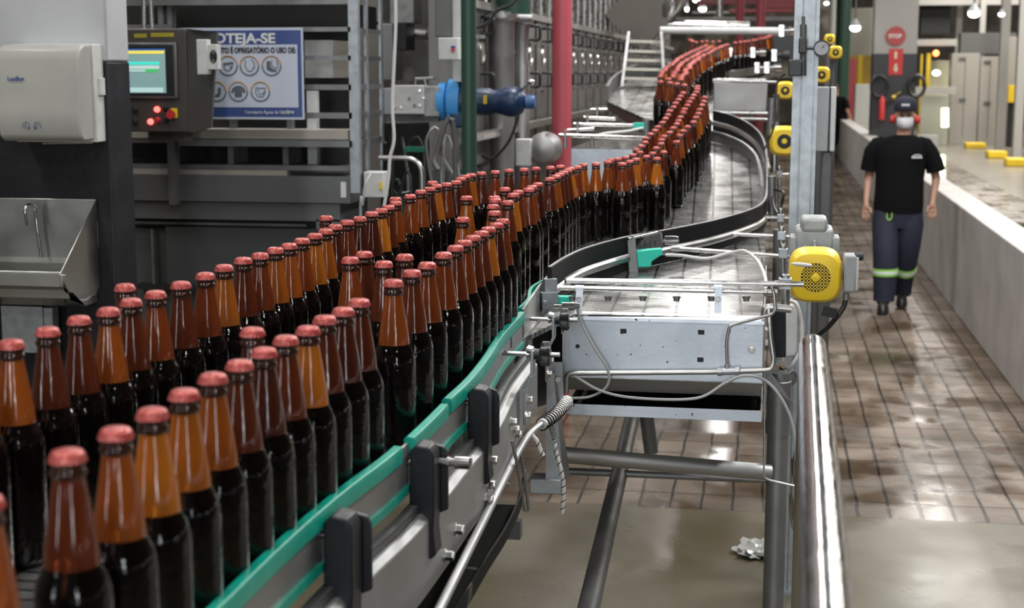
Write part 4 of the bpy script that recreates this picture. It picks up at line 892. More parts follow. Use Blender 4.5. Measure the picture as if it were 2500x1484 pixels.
def ring(cx, cy, r0=23):
    c = atY(cx, cy, YS-.006); m = MB(); q0 = MB()
    m.tube([c+Vector((px_m(r0)*math.cos(q), 0, px_m(r0)*math.sin(q))) for q in [PI*(1+k/14) for k in range(15)]], px_m(1.6), 6); q0.tube([c+Vector((px_m(r0)*math.cos(q), 0, px_m(r0)*math.sin(q))) for q in [PI*k/14 for k in range(15)]], px_m(1.6), 6)
    m.build('symbol_ring', gr, sg); q0.build('symbol_ring_top', og, sg); return c
ic = {}
for nm, cx, cy in (('goggles', 557, 160), ('earplug', 609, 160), ('boot', 663, 160), ('glove', 530, 223), ('shirt', 582, 223), ('mask', 636, 223)): ic[nm] = (ring(cx, cy), cx, cy)
def flat(cx, cy, pts, m_=gr, name='symbol'):
    MB().prism([atY(cx+x, cy+y, YS-.0065) for x, y in pts], (0, .001, 0)).build(name, m_, sg)
def line(cx, cy, pts, w=1.0, name='symbol_line'):
    MB().tube([atY(cx+x, cy+y, YS-.006) for x, y in pts], px_m(w), 5).build(name, gr, sg)
flat(663, 160, [(-12, -11), (-3, -11), (-3, 2), (4, 8), (12, 11), (11, 16), (-4, 14), (-12, 9)]); line(663, 160, [(1, -14), (0, -2), (6, 4), (14, 7), (15, -4), (12, -14)])
flat(582, 223, [(-6, -14), (6, -14), (14, -8), (18, 2), (14, 5), (9, -2), (9, 14), (-9, 14), (-9, -2), (-14, 5), (-18, 2), (-14, -8)])
flat(530, 223, [(2, -8), (9, -10), (9, 6), (4, 14), (-6, 13), (-4, 7), (2, 5)]); line(530, 223, [(-10, -14), (-8, 0), (-10, 12)])
flat(557, 160, [(-13, -6), (12, -9), (10, -4), (2, -3), (-10, 0)]); line(557, 160, [(-10, -2), (-8, 8), (0, 13), (8, 8), (12, -8)]); line(557, 160, [(3, 2), (8, 3), (5, 11)])
line(609, 160, [(-10, -14), (-10, 2), (-4, 13), (5, 14), (8, 8)]); line(609, 160, [(4, -15), (12, -8), (12, 2)]); flat(609, 160, [(9, 3), (13, 4), (12, 8), (8, 7)])
line(636, 223, [(-10, -12), (-12, 2), (-6, 13), (6, 13), (12, 0)]); line(636, 223, [(-7, -8), (12, -8), (8, 4), (-2, 8), (-7, -8)])
# ---------------------------------------------------------------- poles
def pole(px, w, d, m_, label, name='pipe_pole', x2=None):
    p = at(px, 300, d); r_ = w*d/FPX/2
    return thing(MB().lathe([(0, r_), (7.49, r_)], (p.x, p.y, 0), ZZ, 28), name, m_, label, 'pole')
pole(1145, 37, 6.9, M['greenpole'], 'dark green round pole in front of the blue motor')
pole(1371, 48, 9.0, M['pinkpole'], 'rose-red round pole rising behind the outer bottle row')
pole(1801, 20, 17, M['maroon'], 'thin maroon pole far behind, left of its twin')
pole(1851, 22, 16, M['maroon'], 'thin maroon pole far behind, nearer the grey channel post')
pole(2052, 34, 37, M['greenpole'], 'tall green pole in the distance right of the channel post')
pole(2024, 14, 38, M['ltgrey'], 'thin pale pole beside the distant green pole')
# ---------------------------------------------------------------- blue motor and gearbox
YB = 7.6
bm_ = root('blue_pump_motor', tuple(atY(1190, 300, YB)), 'dark blue motor with bright blue flanges passing behind the green pole', 'motor')
cyz = atY(1150, 248, YB)
def LX_(x): return atY(x, 248, YB).x
def lat(name, m_, prof, seg=28, par=bm_, zoff=0): return MB().lathe([(LX_(x)-LX_(1000), r*YB/FPX) for x, r in prof], (LX_(1000), YB, cyz.z+zoff), (1, 0, 0), seg).build(name, m_, par)
lat('bright_flange', M['bluelt'], [(1072, 30), (1073, 45), (1092, 47), (1094, 40), (1098, 42), (1100, 56), (1128, 58), (1130, 50), (1133, 50)])
lat('motor_body', M['blue'], [(1128, 56), (1150, 50), (1160, 34), (1195, 33), (1210, 28), (1225, 32), (1245, 37), (1262, 36), (1276, 28), (1284, 12)])
lat('tail_cap', mat('mid_blue_plastic', (.04, .10, .26), .4), [(1284, 17), (1300, 17), (1307, 15)])
FB(MB(), 1098, 255, 1135, 312, YB-.1, .15).build('blue_box', M['blue'], bm_, bevel=.01)
FB(MB(), 1180, 232, 1188, 254, YB-.075, .005).build('yellow_label', M['yellow'], bm_)
MB().tube([atY(1278, 215, YB), atY(1292, 202, YB)], .008).build('breather_stem', M['steel_dark'], bm_); MB().ellip(atY(1296, 200, YB), (.02, .02, .016)).build('breather_cap', M['chrome'], bm_)
gb = root('grey_gearbox', tuple(atY(1000, 300, YB)), 'light grey cast gear housing bolted left of the blue motor', 'gearbox')
FB(MB(), 958, 208, 1035, 279, YB-.1, .2).build('housing', M['ltgrey'], gb, bevel=.006)
FB(MB(), 928, 215, 958, 280, YB-.08, .2).build('left_housing', M['grey_box'], gb, bevel=.006); FB(MB(), 1033, 210, 1072, 285, YB-.08, .18).build('right_housing', M['grey_cast'], gb, bevel=.006)
FB(MB(), 928, 280, 1070, 296, YB-.05, .2).build('under_beam', M['steel_dark'], gb)
for x, y in ((1026, 221), (1026, 257), (1013, 257), (965, 262), (980, 262), (1000, 240), (1035, 238)): MB().hexn(atY(x, y, YB-.1), (0, -1, 0), .009, .008).build('bolt', M['bar'], gb)
m = MB(); m.tube([atY(1012, 222, YB-.06), atY(1015, 192, YB-.06), atY(1058, 190, YB-.06)], .007); m.tube([atY(1036, 192, YB-.06), atY(1042, 212, YB-.06)], .006); m.build('grab_bar', M['steel'], gb)
# vertical clutter between cage and green pole
def fz(name, m_, label, cat, *boxes, depth=.2, bevel=.004):
    m = MB()
    for b_ in boxes: FB(m, *b_[:5], b_[5] if len(b_) > 5 else depth)
    return thing(m, name, m_, label, cat, bevel=bevel)
fz('grey_cabinet', M['grey_box'], 'tall narrow grey cabinet just right of the machine cage', 'cabinet', (930, 58, 962, 195, 8.2))
fz('black_box', M['black'], 'black square box mounted beside the narrow grey cabinet', 'box', (958, 55, 992, 122, 8.0))
fz('machine_head', M['grey_cast'], 'grey machine head high up between cage and dark pillar', 'machine part', (952, -40, 1010, 56, 8.3))
fz('dark_pillar', M['steel_dark'], 'dark upright pillar behind the grey gear housing', 'pillar', (1014, -60, 1048, 520, 8.9))
m = MB().cyl(atY(1003, 83, 8.3), atY(1045, 83, 8.3), .03).lathe([(0, .03), (.02, .05), (.07, .05), (.09, .035)], atY(1042, 83, 8.3), (1, 0, 0), 20)
thing(m, 'round_valve', M['steel'], 'round steel valve body sticking out beside the black box', 'valve')
thing(MB().tube(arc_pts([atY(1050, 95, 8.6), atY(1060, 130, 8.6), atY(1072, 175, 8.6), atY(1078, 205, 8.6)], 5), .035, 16), 'sloping_pipe', M['steel'], 'pale pipe sloping down to the bright blue flange', 'pipe')
t = fz('lit_cabinet', M['ltgrey'], 'small pale panel with a red and blue mark, lit cream', 'panel', (1070, 92, 1117, 146, 7.3, .1))
m = FB(MB(), 1101, 112, 1110, 118, 7.29, .01); sub(m, 'blue_mark', M['ink'], t); m = FB(MB(), 1101, 118, 1110, 125, 7.29, .01); sub(m, 'red_mark', M['red'], t)
fz('pale_tank_panel', M['ltgrey'], 'tall pale steel upright left of the green pole', 'upright', (1104, -60, 1130, 200, 7.45, .1))
fz('brown_duct', M['steel_dark'], 'brownish duct standing behind the small cream panel', 'duct', (1062, -60, 1100, 90, 7.4, .1))
fz('pump_stand', M['ltgrey'], 'pale leg of the pump stand under the blue flange, left one', 'leg stand', (1070, 312, 1090, 385, 7.9, .05))
fz('pump_stand', M['ltgrey'], 'pale leg of the pump stand under the blue box, beside the green pole', 'leg stand', (1108, 312, 1130, 400, 7.9, .05))
thing(MB().tube(arc_pts([atY(965, -40, 6.6), atY(966, 60, 6.6), atY(962, 160, 6.6), atY(958, 260, 6.6), atY(962, 340, 6.6), atY(952, 385, 6.6), atY(948, 440, 6.6), atY(935, 520, 6.6)], 6), .0075, 8), 'white_hose', M['cablew'], 'thin white hose hanging down in front of the grey gear housing', 'hose')
thing(MB().tube(round_path([atY(925, 385, 6.7), atY(1030, 386, 6.7), Vector((atY(1033, 470, 6.7).x, 6.7, 0))], .08), .011, 14), 'bent_pipe', M['steel'], 'grey bent pipe bracket low between machine and green pole', 'pipe')
t = fz('small_cabinet', M['ltgrey'], 'small grey electrical box low beside the machine corner', 'box', (888, 420, 935, 482, 6.9, .1)); m = FB(MB(), 926, 445, 932, 462, 6.89, .01); sub(m, 'warning_label', M['yellow'], t)
fz('green_block', mat('emerald_paint', (.01, .16, .10), .4), 'small emerald green block among the dark parts under the gear housing', 'block', (988, 358, 1040, 372, 7.6, .1))
thing(MB().tube(arc_pts([atY(905, 425, 6.8), atY(892, 450, 6.75), atY(885, 500, 6.75), atY(880, 540, 6.8), Vector((atY(878, 560, 6.8).x, 6.8, .01))], 6), .006, 8), 'flexible_hose', M['cable'], 'grey flexible hose hanging from the small electrical box', 'hose')
rnd = random.Random(4)
lab = ['dark cable bunch hanging low', 'coiled greenish hose lying low', 'thin black pipe slanting low', 'dull steel bar crossing low', 'dark bent conduit low', 'looped black cable low', 'short steel stub pipe low', 'dark strut leaning low', 'grey tube lying low']
mm = [M['cableb'], M['greenpole'], M['black'], M['steel_grey'], M['steel_dark'], M['cableb'], M['steel'], M['steel_dark'], M['cable']]
for i in range(9):
    x, y = 945+i*20, 400+rnd.random()*60; Y = 7.3+rnd.random()*.5
    p = [atY(x+rnd.uniform(-25, 25), y+rnd.uniform(-90, 60), Y+rnd.uniform(-.1, .1)) for _ in range(4)]; p[-1].z = .01
    thing(MB().tube(arc_pts(p, 6), rnd.uniform(.006, .02), 8), 'loose_pipe', mm[i], lab[i]+[' beside the machine corner', ' under the white hose', ' below the gear housing', ' below the bolts of the gear housing', ' near the emerald block', ' under the emerald block', ' by the pump stand', ' behind the pump stand', ' before the green pole'][i], 'pipe')
fz('dark_machine_base', M['blackrub'], 'dark machine base block behind the loose pipes', 'machine base', (930, 300, 1130, 620, 8.3, .4))
fz('dark_backdrop_frame', mat('dim_backdrop', (.035, .033, .03), .6, var=(4, (.12, .11, .10), .52, .62)), 'dim cluttered machine side deep behind the gear housing', 'machine', (925, -200, 1150, 640, 9.6, .1))
# silver vessels
sv = root('filter_vessel', tuple(atY(1225, 420, 8.4)), 'upright steel vessel with flanged lid between green and rose poles', 'vessel')
c = atY(1226, 300, 8.4); kz = lambda y: atY(1226, y, 8.4).z
MB().lathe([(0, .068), (kz(60), .068), (kz(50), .075)], (c.x, c.y, 0), ZZ, 32).build('shell', M['steel_dull'], sv)
MB().lathe([(kz(52), .085), (kz(45), .105), (kz(36), .105), (kz(34), .05), (kz(28), .05)], (c.x, c.y, 0), ZZ, 32).build('flanged_lid', M['steel'], sv)
MB().cyl(atY(1175, 42, 8.4), atY(1300, 45, 8.4), .022).build('clamp_arm', M['steel'], sv)
MB().lathe([(kz(33), .1), (kz(-150), .1)], (c.x+.02, c.y+.25, 0), ZZ, 28).build('green_riser', M['greenpole'], sv)
c2 = atY(1272, 300, 8.9); thing(MB().lathe([(0, .05), (kz(160), .05), (kz(130), .035), (kz(62), .05), (kz(52), .06)], (c2.x, c2.y, 0), ZZ, 24), 'slim_vessel', M['steel_dull'], 'slimmer steel pipe column right behind the flanged vessel', 'vessel')
thing(MB().tube(arc_pts([atY(1135, 70, 7.6), atY(1185, 60, 7.6), atY(1215, 25, 7.6), atY(1250, 10, 7.6), atY(1275, -20, 7.6)], 6), .009, 10), 'black_hose', M['cableb'], 'black hose curving over the top of the flanged vessel', 'hose')
thing(MB().tube(arc_pts([atY(1275, 215, 8), atY(1268, 270, 8), atY(1245, 340, 8), atY(1205, 385, 8), atY(1175, 380, 8)], 6), .008, 10), 'black_hose', M['cableb'], 'black hose drooping in front of the flanged vessel to the green pole', 'hose')
fz('pale_junction_box', M['ltgrey'], 'pale box with two black buttons right of the vessel', 'box', (1258, 340, 1296, 405, 8.6, .1)); 
MB_ = MB().lathe([(0, .02), (.02, .075), (.10, .095), (.2, .095)], atY(1322, 365, 8.6), (0, 1, 0), 28); thing(MB_, 'round_drum', M['steel_dull'], 'round dull steel drum end beside the rose-red pole', 'drum')
# ---------------------------------------------------------------- pasteurizer wall
XP = at(1160, 250, 8.2).x
d0, d1 = 8.6, 22.0
ps = root('tunnel_pasteurizer', (XP, 14, 0), 'long steel tunnel machine with rows of handled hatches running into the distance', 'machine')
ht = mat('hatch_steel', (.22, .21, .20), .38, .8, rvar=(3, .5))
def zatX(px, py): return atX(px, py, XP).z
yE = atX(1164, 200, XP).y
zu, zl_, zw1, zw0 = zatX(1310, 82), zatX(1310, 193), zatX(1310, 112), zatX(1310, 160)
m = MB(); m.bb((XP-.15, yE-.5, 0), (XP-.03, 24, zl_-.45)); m.build('lower_body', M['steel_dark'], ps)
m = MB(); m.bb((XP-.15, yE-.5, zl_-.45), (XP, 24, zu+.12)); m.bb((XP-1.6, yE+3.2, 0), (XP-.15, 24, zu+.1)); m.build('side_wall', ht, ps)
m = MB(); m.bb((XP-.22, yE-.5, zu+.12), (XP-.10, 24, 4.2)); m.bb((XP-1.6, yE+3.2, zu+.12), (XP-.2, 24, 4.2)); m.build('upper_wall', mat('upper_dull_steel', (.20, .19, .17), .25, .85, rvar=(2, .45), bump=(5, .2)), ps)
m = MB(); m.bb((XP, yE-.5, zu+.08), (XP+.03, 24, zu+.12)); m.build('ledge', M['steel'], ps)
za = atX(1163, 336, XP+.1).z; MB().bb((XP+.06, yE-.5, za-.02), (XP+.10, 24, za+.02)).build('pipe_rail', M['bar'], ps)
y = yE+.1; i = 0
while y < 23.5:
    for z, s in ((zu, 1), (zl_, 1)):
        MB().tube(round_path([(XP, y+.02, z+.04), (XP+.07, y+.02, z+.04), (XP+.07, y+.02, z-.05), (XP, y+.02, z-.05)], .02, 3), .010, 8).build('black_handle', M['black'], ps)
        MB().bb((XP+.001, y-.02, z-.075), (XP+.03, y+.10, z-.055)).build('hinge_bar', M['bar'], ps)
    if i % 2 == 0 or True:
        m = MB(); n = 16; pts = []
        for k in range(n):
            q = 2*PI*k/n; pts.append(Vector((XP+.002, y+.05+.055*math.cos(q), (zw0+zw1)/2+(zw1-zw0)/2*math.sin(q))))
        m.tube(pts, .008, 6, closed=True); m.build('hatch_frame', M['bar'], ps)
        MB().prism(pts, (.003, 0, 0)).build('hatch_glass', mat('cream_window', (.35, .34, .28), .2) if i == 0 else bpy.data.materials['cream_window'], ps)
    MB().bb((XP, y+.26, zl_-.45), (XP+.012, y+.29, zu+.1)).build('panel_seam', M['steel_dark'], ps)
    y += .56; i += 1
y = yE-.2; 
while y < 24:
    MB().cyl((XP-.07, y, zu+.14), (XP-.07, y, 4.0), .045, 12).build('upright_tube', M['bar'], ps); y += .42
# ---------------------------------------------------------------- side table by the rose pole
st = root('side_transfer', tuple(at(1470, 400, 7.4)), 'pale steel side table with a tangle of thin rods, right of the rose pole', 'table')
d = 7.5
m = MB(); a = at(1395, 400, d); b = at(1565, 363, d); m.bb((a.x, a.y, a.z-.12), (b.x, a.y+.5, b.z)); m.build('table_box', M['plate'], st)
m = MB(); a2 = at(1400, 362, d); m.bb((a.x, a.y, b.z), (b.x, a.y+1.0, b.z+.004)); m.build('table_top', M['chrome'], st)
for i, (x0, y0, x1, y1, dd, r_) in enumerate(((1365, 330, 1578, 337, 7.5, .009), (1400, 303, 1545, 306, 7.9, .008), (1425, 287, 1502, 290, 8.2, .008), (1442, 268, 1482, 268, 8.6, .008), (1385, 318, 1450, 314, 7.8, .008))):
    MB().cyl(at(x0, y0, dd), at(x1, y1, dd), r_, 10).build('rod', M['bar'], st)
for x, y0, y1, dd in ((1380, 318, 362, 7.5), (1410, 298, 332, 7.8), (1434, 280, 306, 8.1), (1458, 260, 290, 8.5), (1446, 335, 366, 7.5)):
    MB().cyl(at(x, y1, dd), at(x, y0, dd), .009, 10).build('rod_post', M['steel'], st)
for pts in ([(1440, 335, 7.6), (1480, 325, 7.7), (1530, 320, 7.8), (1570, 312, 7.9)],):
    MB().tube(arc_pts([at(*p) for p in pts], 5), .006, 8).build('thin_cable', M['cablew'], st)
thing(FB(MB(), 1546, 300, 1572, 316, at(1560, 308, 7.9).y, .06), 'photo_sensor', M['sensor'], 'distant turquoise sensor block near the side table rods', 'sensor')
# wing tray at the left of the slope
wp_ = [on_deck(*p) for p in ((1482, 247), (1497, 222), (1530, 198), (1562, 188), (1612, 190), (1614, 300), (1570, 287))]
wg = root('wing_table', tuple(wp_[0]), 'wide curved steel wing table left of the slope, empty of bottles', 'table')
MB().prism(wp_, (0, 0, -.02)).build('wing_deck', M['slat'], wg)
MB().prism([wp_[0], wp_[6], wp_[5], wp_[5]-ZZ*.10, wp_[6]-ZZ*.10, wp_[0]-ZZ*.05], HH*.02).build('wing_skirt', mat('wing_skirt_dark', (.10, .06, .06), .5), wg)
MB().sweep(arc_pts([wp_[0], wp_[1], wp_[2], wp_[3], wp_[4]], 5), [(-.01, 0), (-.01, .10), (.01, .10), (.01, 0)]).build('wing_rim', M['steel_dark'], wg)
MB().cyl(at(1578, 360, 8.6), at(1580, 292, 8.6), .03).build('wing_leg', M['steel_grey'], wg)
# step ladder
YT = 11.5
ld = root('steel_steps', tuple(atY(1575, 330, YT)), 'steel access steps with pale treads behind the wing table', 'steps')
for i, y in enumerate((97, 121, 143, 165, 188)):
    MB().prism([atY(1530-i*1.5, y, YT-.08*i), atY(1615+i, y+2, YT-.08*i), atY(1615+i, y+2, YT-.08*i)+Vector((0, .25, 0)), atY(1530-i*1.5, y, YT-.08*i)+Vector((0, .25, 0))], (0, 0, -.02)).build('tread', mat('pale_tread', (.5, .48, .42), .5) if i == 0 else bpy.data.materials['pale_tread'], ld)
for x0, x1 in ((1535, 1518), (1614, 1622)): MB().beam(atY(x0, 80, YT), atY(x1, 215, YT-.4), .03, .02, up=RR).build('stringer', M['steel_grey'], ld)
# ---------------------------------------------------------------- far right of the slope
thing(MB().sweep(arc_pts([on_deck(*p, .09) for p in ((1702, 222), (1706, 200), (1730, 185), (1790, 172), (1850, 163), (1876, 152), (1872, 140))], 6), [(-.01, -.06), (-.012, 0), (.012, 0), (.01, -.06)]), 'outer_guide_rail', M['steel'], 'bright curved rail edge beyond the slope, right of the far lanes', 'guide rail')
fz('pump_hood', M['steel_dull'], 'shiny steel hood box right of the crosswise bottles', 'hood', (1742, 200, 1872, 272, 9.2, .5))
fz('crumpled_cover', M['bar'], 'bright rumpled sheet lying on top of the shiny hood', 'cover', (1740, 192, 1868, 203, 9.25, .45))
for i, (x0, y0, x1, y1) in enumerate(((1745, 274, 1895, 277), (1745, 288, 1875, 291), (1740, 196, 1895, 200))):
    thing(MB().cyl(at(x0, y0, 8.6), at(x1, y1, 8.6), .010, 10), 'cross_rod', M['bar'], ['bright rod crossing just below the shiny hood', 'lower of the two bright rods below the shiny hood', 'bright rod crossing along the top of the hood'][i], 'rod')
for i, (x, y, d, r_) in enumerate(((1917, 221, 9.0, .052), (1915, 345, 6.9, .066), (2040, 128, 8.0, .034), (2006, 183, 7.6, .041), (2026, 96, 9, .030))):
    lbs = ['small yellow motor left of the channel post, level with the grey enclosure', 'half-hidden yellow motor low behind the channel post', 'distant yellow motor right beside the pressure gauge', 'yellow motor peeking out right behind the channel post', 'farthest yellow motor above the pressure gauge']
    t = root('yellow_motor', tuple(at(x, y, d)), lbs[i], 'motor', 'yellow motors in the distance'); c = at(x, y, d)
    MB().loft([octo(c, r_*.8, r_*.8, -.01), octo(c, r_, r_, .01), octo(c, r_, r_, .12)]).build('fan_cowl', M['yellow'], t)
    MB().lathe([(0, r_*.5), (.004, r_*.45)], c-Vector((0, .01, 0)), (0, -1, 0), 20).build('grille', M['blackrub'], t)
    MB().lathe([(0, r_*.2), (.005, r_*.15)], c-Vector((0, .014, 0)), (0, -1, 0), 12).build('hub', M['yellow'], t)
    MB().lathe([(0, r_*.9), (.2, r_*.9)], c+Vector((0, .12, 0)), (0, 1, 0), 20).build('motor_body', M['grey_cast'], t)
    if i > 1: MB().cyl((c.x, c.y+.2, 0), c+Vector((0, .2, 0)), .02).build('motor_stand', M['steel_dark'], t)
# galvanised post
d = 5.6; a = at(1926, 540, d); b = at(1986, 540, d); w_ = (b-a).length; yp_ = a.y
po = root('channel_post', ((a.x+b.x)/2, yp_, 0), 'galvanized grooved channel post standing between conveyor and walkway', 'post')
xa, xb = a.x, b.x
prof = [(xa, 0), (xa+w_*.30, 0), (xa+w_*.30, .012), (xa+w_*.38, .012), (xa+w_*.38, 0), (xa+w_*.80, 0), (xa+w_*.80, .008), (xa+w_*.86, .008), (xa+w_*.86, 0), (xb, 0), (xb, .08), (xa, .08)]
MB().prism([(x, yp_+y, 0) for x, y in prof], (0, 0, 3.6)).build('channel', M['galv'], po)
MB().bb((xa-.04, yp_-.03, 0), (xb+.04, yp_+.11, .01)).build('foot_plate', M['galv'], po)
v = root('valve_stack', tuple(at(1960, 190, 5.55)), 'black valve and fitting stack strapped on the channel post', 'valve')
m = MB(); m.cyl(at(1961, 60, 5.55), at(1960, 185, 5.55), .012); m.cyl(at(1961, 40, 5.55), at(1961, 60, 5.55), .006); m.build('valve_stem', M['steel_dark'], v)
FB(MB(), 1950, 92, 1970, 130, at(1960, 110, 5.5).y, .04).build('valve_body', M['black'], v, bevel=.004); FB(MB(), 1925, 146, 1958, 186, at(1940, 160, 5.5).y, .05).build('valve_block', M['black'], v, bevel=.004)
MB().cyl(at(1965, 116, 5.55), at(1992, 118, 5.55), .007).build('gauge_pipe', M['steel_dark'], v)
c = at(2006, 118, 5.5); gg = root('pressure_gauge', tuple(c), 'round black pressure gauge on the channel post', 'gauge')
ax = (Vector((0, -1, 0))+ZZ*.25).normalized()
MB().lathe([(-.02, .028), (0, .030), (.004, .030), (.004, .025), (.001, .025)], c, ax, 28).build('gauge_case', M['black'], gg); MB().lathe([(0, .025), (.0015, .025)], c+ax*.001, ax, 28).build('gauge_dial', mat('dial_grey', (.25, .26, .27), .3), gg)
MB().tube([c+ax*.004, c+ax*.004+Vector((.01, 0, .012))], .0012, 6).build('gauge_needle', M['black'], gg)
en = root('control_enclosure', tuple(at(2015, 370, 5.9)), 'flat grey enclosure hung on the walkway side of the channel post', 'cabinet')
Ye = at(2015, 290, 5.9).y
FB(MB(), 1992, 212, 2023, 370, Ye, .12).build('enclosure_body', M['grey_box'], en, bevel=.004); FB(MB(), 2023, 214, 2027, 368, Ye+.005, .1).build('door_gap', M['blackrub'], en); FB(MB(), 2027, 212, 2040, 370, Ye, .11).build('enclosure_door', M['ltgrey'], en, bevel=.004)
fz('box_stand', M['steel_dark'], 'dark stand under the grey enclosure', 'stand', (1990, 370, 2012, 1520, Ye+.03, .08))
# assorted support hardware left of the post
for i, (x0, y0, x1, y1, d, m_) in enumerate(((1885, 540, 1885, 430, 6.2, 'steel_grey'), (1890, 300, 1893, 420, 7.2, 'steel'), (1880, 240, 1885, 330, 8, 'steel_grey'), (1898, 560, 1900, 700, 5.2, 'steel_dark'), (1893, 230, 1895, 300, 8, 'bar'))):
    thing(MB().cyl(at(x0, max(y0, y1), d), at(x1, min(y0, y1), d), .018, 12), 'support_tube', M[m_], ['grey upright tube beside the black hose loop', 'steel upright tube by the low half-hidden motor', 'grey upright tube right of the shiny hood', 'dark upright tube behind the nearest rail posts', 'bright upright tube above the half-hidden motor'][i], 'tube')
for i, (x, y, d) in enumerate(((1838, 128, 11), (1872, 165, 10), (1890, 135, 9.5), (1848, 165, 10.5), (1908, 75, 9.5))):
    t = root('bracket_fitting', tuple(at(x, y, d)), ['bright metal fitting at the end of the bottle bend', 'bright fitting on the curved outer rail', 'dark fitting with green cap by the valve block', 'shiny short sleeve on the curved outer rail', 'bright hanging fitting left of the channel post top'][i], 'fitting')
    MB().lathe([(0, .02), (.05, .02), (.05, .032), (.09, .032)], at(x, y, d), RR, 14).build('sleeve', M['chrome'] if i != 2 else M['black'], t); MB().box(at(x, y, d), (.03, .04, .07)).build('block', M['bar'], t)
fz('dark_backing', M['black'], 'black machine housing behind the last bottle bend', 'housing', (1888, 85, 1945, 150, 11, .4))
# ---------------------------------------------------------------- upper background
thing(MB().cyl(atY(1612, 74, 12.5), atY(1938, 76, 12.5), .030, 14), 'overhead_pipe', M['ltgrey'], 'bright horizontal pipe crossing above the far bottle lanes', 'pipe')
thing(MB().cyl(atY(1600, 60, 15), atY(1830, 64, 15), .045, 14), 'overhead_pipe', M['bar'], 'second horizontal pipe just behind and above the bright one', 'pipe')
thing(MB().beam(atY(1525, 80, 15), atY(1650, -60, 15), .5, .2, up=Vector((0, 1, 0))), 'sloping_duct', mat('taupe_duct', (.12, .105, .095), .5), 'broad taupe duct slanting up beyond the steps', 'duct')
thing(MB().cyl(atY(1757, 40, 17), atY(1757, -60, 17), .035), 'hanging_pipe', M['bar'], 'short bright pipe hanging left of the maroon poles', 'pipe')
thing(MB().lathe([(0, .03), (.1, .08), (.3, .08), (.35, .05)], atY(1625, 45, 14), (.3, 0, .8), 16), 'steel_flask', M['bar'], 'bright tilted steel can beside the taupe duct', 'can')
for i, (x0, y0, x1, y1, Y, m_) in enumerate(((1700, 0, 1945, 10, 22, 'maroon'), (1690, 28, 1800, 33, 24, 'steel_grey'), (1780, 22, 1935, 30, 20, 'maroon'), (1650, 42, 1940, 52, 18, 'steel_dark'), (1860, 40, 1940, 70, 19, 'blackrub'), (1400, -40, 1560, 5, 30, 'steel_grey'), (1862, -20, 1940, 20, 21, 'maroon'))):
    fz('far_beam', M[m_], ['maroon beam high over the far lanes', 'grey thin beam left of the maroon poles', 'lower maroon beam behind the maroon poles', 'dark beam right above the bright overhead pipe', 'black block behind the end of the overhead pipe', 'grey beam high above the tunnel machine', 'short maroon girder next to the channel post top'][i], 'beam', (x0, y0, x1, y1, Y, .2))
def lamp(x, y, d, r_, label):
    t = root('hall_lamp', tuple(at(x, y, d)), label, 'lamp', 'round hall lamps'); c = at(x, y, d)
    MB().ellip(c, (r_, r_, r_*.7)).build('bulb', M['lamp'], t); MB().lathe([(r_*.3, r_*1.15), (r_*.8, r_*.9), (r_*1.6, r_*.35), (r_*1.8, r_*.3)], c, ZZ, 20).build('lamp_shade', M['grey_box'], t)
    MB().cyl(c+ZZ*r_*1.7, Vector((c.x, c.y, 7.5)), .015, 6).build('hanging_rod', M['steel_dark'], t)
lamp(2088, 68, 26, .085, 'brightest round hall lamp left of the sign column'); lamp(2378, 33, 24, .09, 'round hall lamp above the grey cabinets'); lamp(1715, 22, 25, .06, 'round hall lamp above the far bottle lanes'); lamp(1700, 0, 28, .06, 'round hall lamp at the top edge over the lanes')
lamp(2445, 35, 26, .05, 'small hall lamp beside the tall frame post'); lamp(2018, 8, 24, .035, 'small hall lamp at the top between the pale and green poles')
for i, (x, y, d) in enumerate(((1437, 30, 19), (1498, 30, 20), (1510, 27, 21), (1540, 35, 22), (1545, 24, 22), (1513, 45, 20), (1320, 25, 14), (1677, 22, 24))):  # light reflections on the shiny tubes, modelled as glowing bulbs on rods
    t = root('small_lamp', tuple(at(x, y, d)), ['small round lamp right of the rose pole', 'small lamp above the tunnel machine, near a close pair', 'small lamp paired close above the tunnel machine', 'small lamp low left of the duct', 'small lamp high left of the duct', 'small lamp lowest above the tunnel machine', 'small lamp left of the rose pole', 'small lamp by the steel can'][i], 'lamp')
    MB().ellip(at(x, y, d), (.03, .03, .04), 12, 8).build('bulb', M['lamp'], t)
    c = at(x, y, d); MB().lathe([(.02, .035), (.06, .02), (.12, .01)], c, ZZ, 12).build('lamp_cap', M['grey_box'], t); MB().cyl(c+ZZ*.1, Vector((c.x, c.y, 7.5)), .006, 6).build('hanging_rod', M['steel_dark'], t)
# sign column beyond the walker
cq = 27.0; KQ = cq/3700*1.02
def zq(y): return atY(2183, y, cq).z
zsp = zq(131); xa, xb = atY(2131, 200, cq).x, atY(2236, 200, cq).x
w = MB(); w.bb((xa, cq, zsp), (xb, cq+.7, 7.5)); struct(w, 'trim_signcolumn_upper', mat('column_grey', (.27, .26, .25), .6))
w = MB(); w.bb((xa-.001, cq-.001, 0), (xb+.001, cq+.701, zsp)); struct(w, 'trim_signcolumn_lower', mat('column_charcoal', (.032, .033, .038), .5))
c = atY(2187, 88, cq-.01); t = thing(MB().lathe([(0, 22*KQ), (.01, 22*KQ)], c, (0, -1, 0), 28), 'round_sign', mat('dull_sign_red', (.30, .05, .05), .5), 'round dull red sign on the grey sign column', 'sign')
text('STOP', (c.x-16*KQ, c.y-.013, c.z-4*KQ), 12*KQ, M['inkw'], t, bold=.002)
t = thing(FB(MB(), 2170, 119, 2204, 183, cq-.01, .008), 'fire_sign', mat('fire_sign_red', (.42, .03, .035), .5), 'upright red fire sign with pale bottle and arrow symbols below the round sign', 'sign')
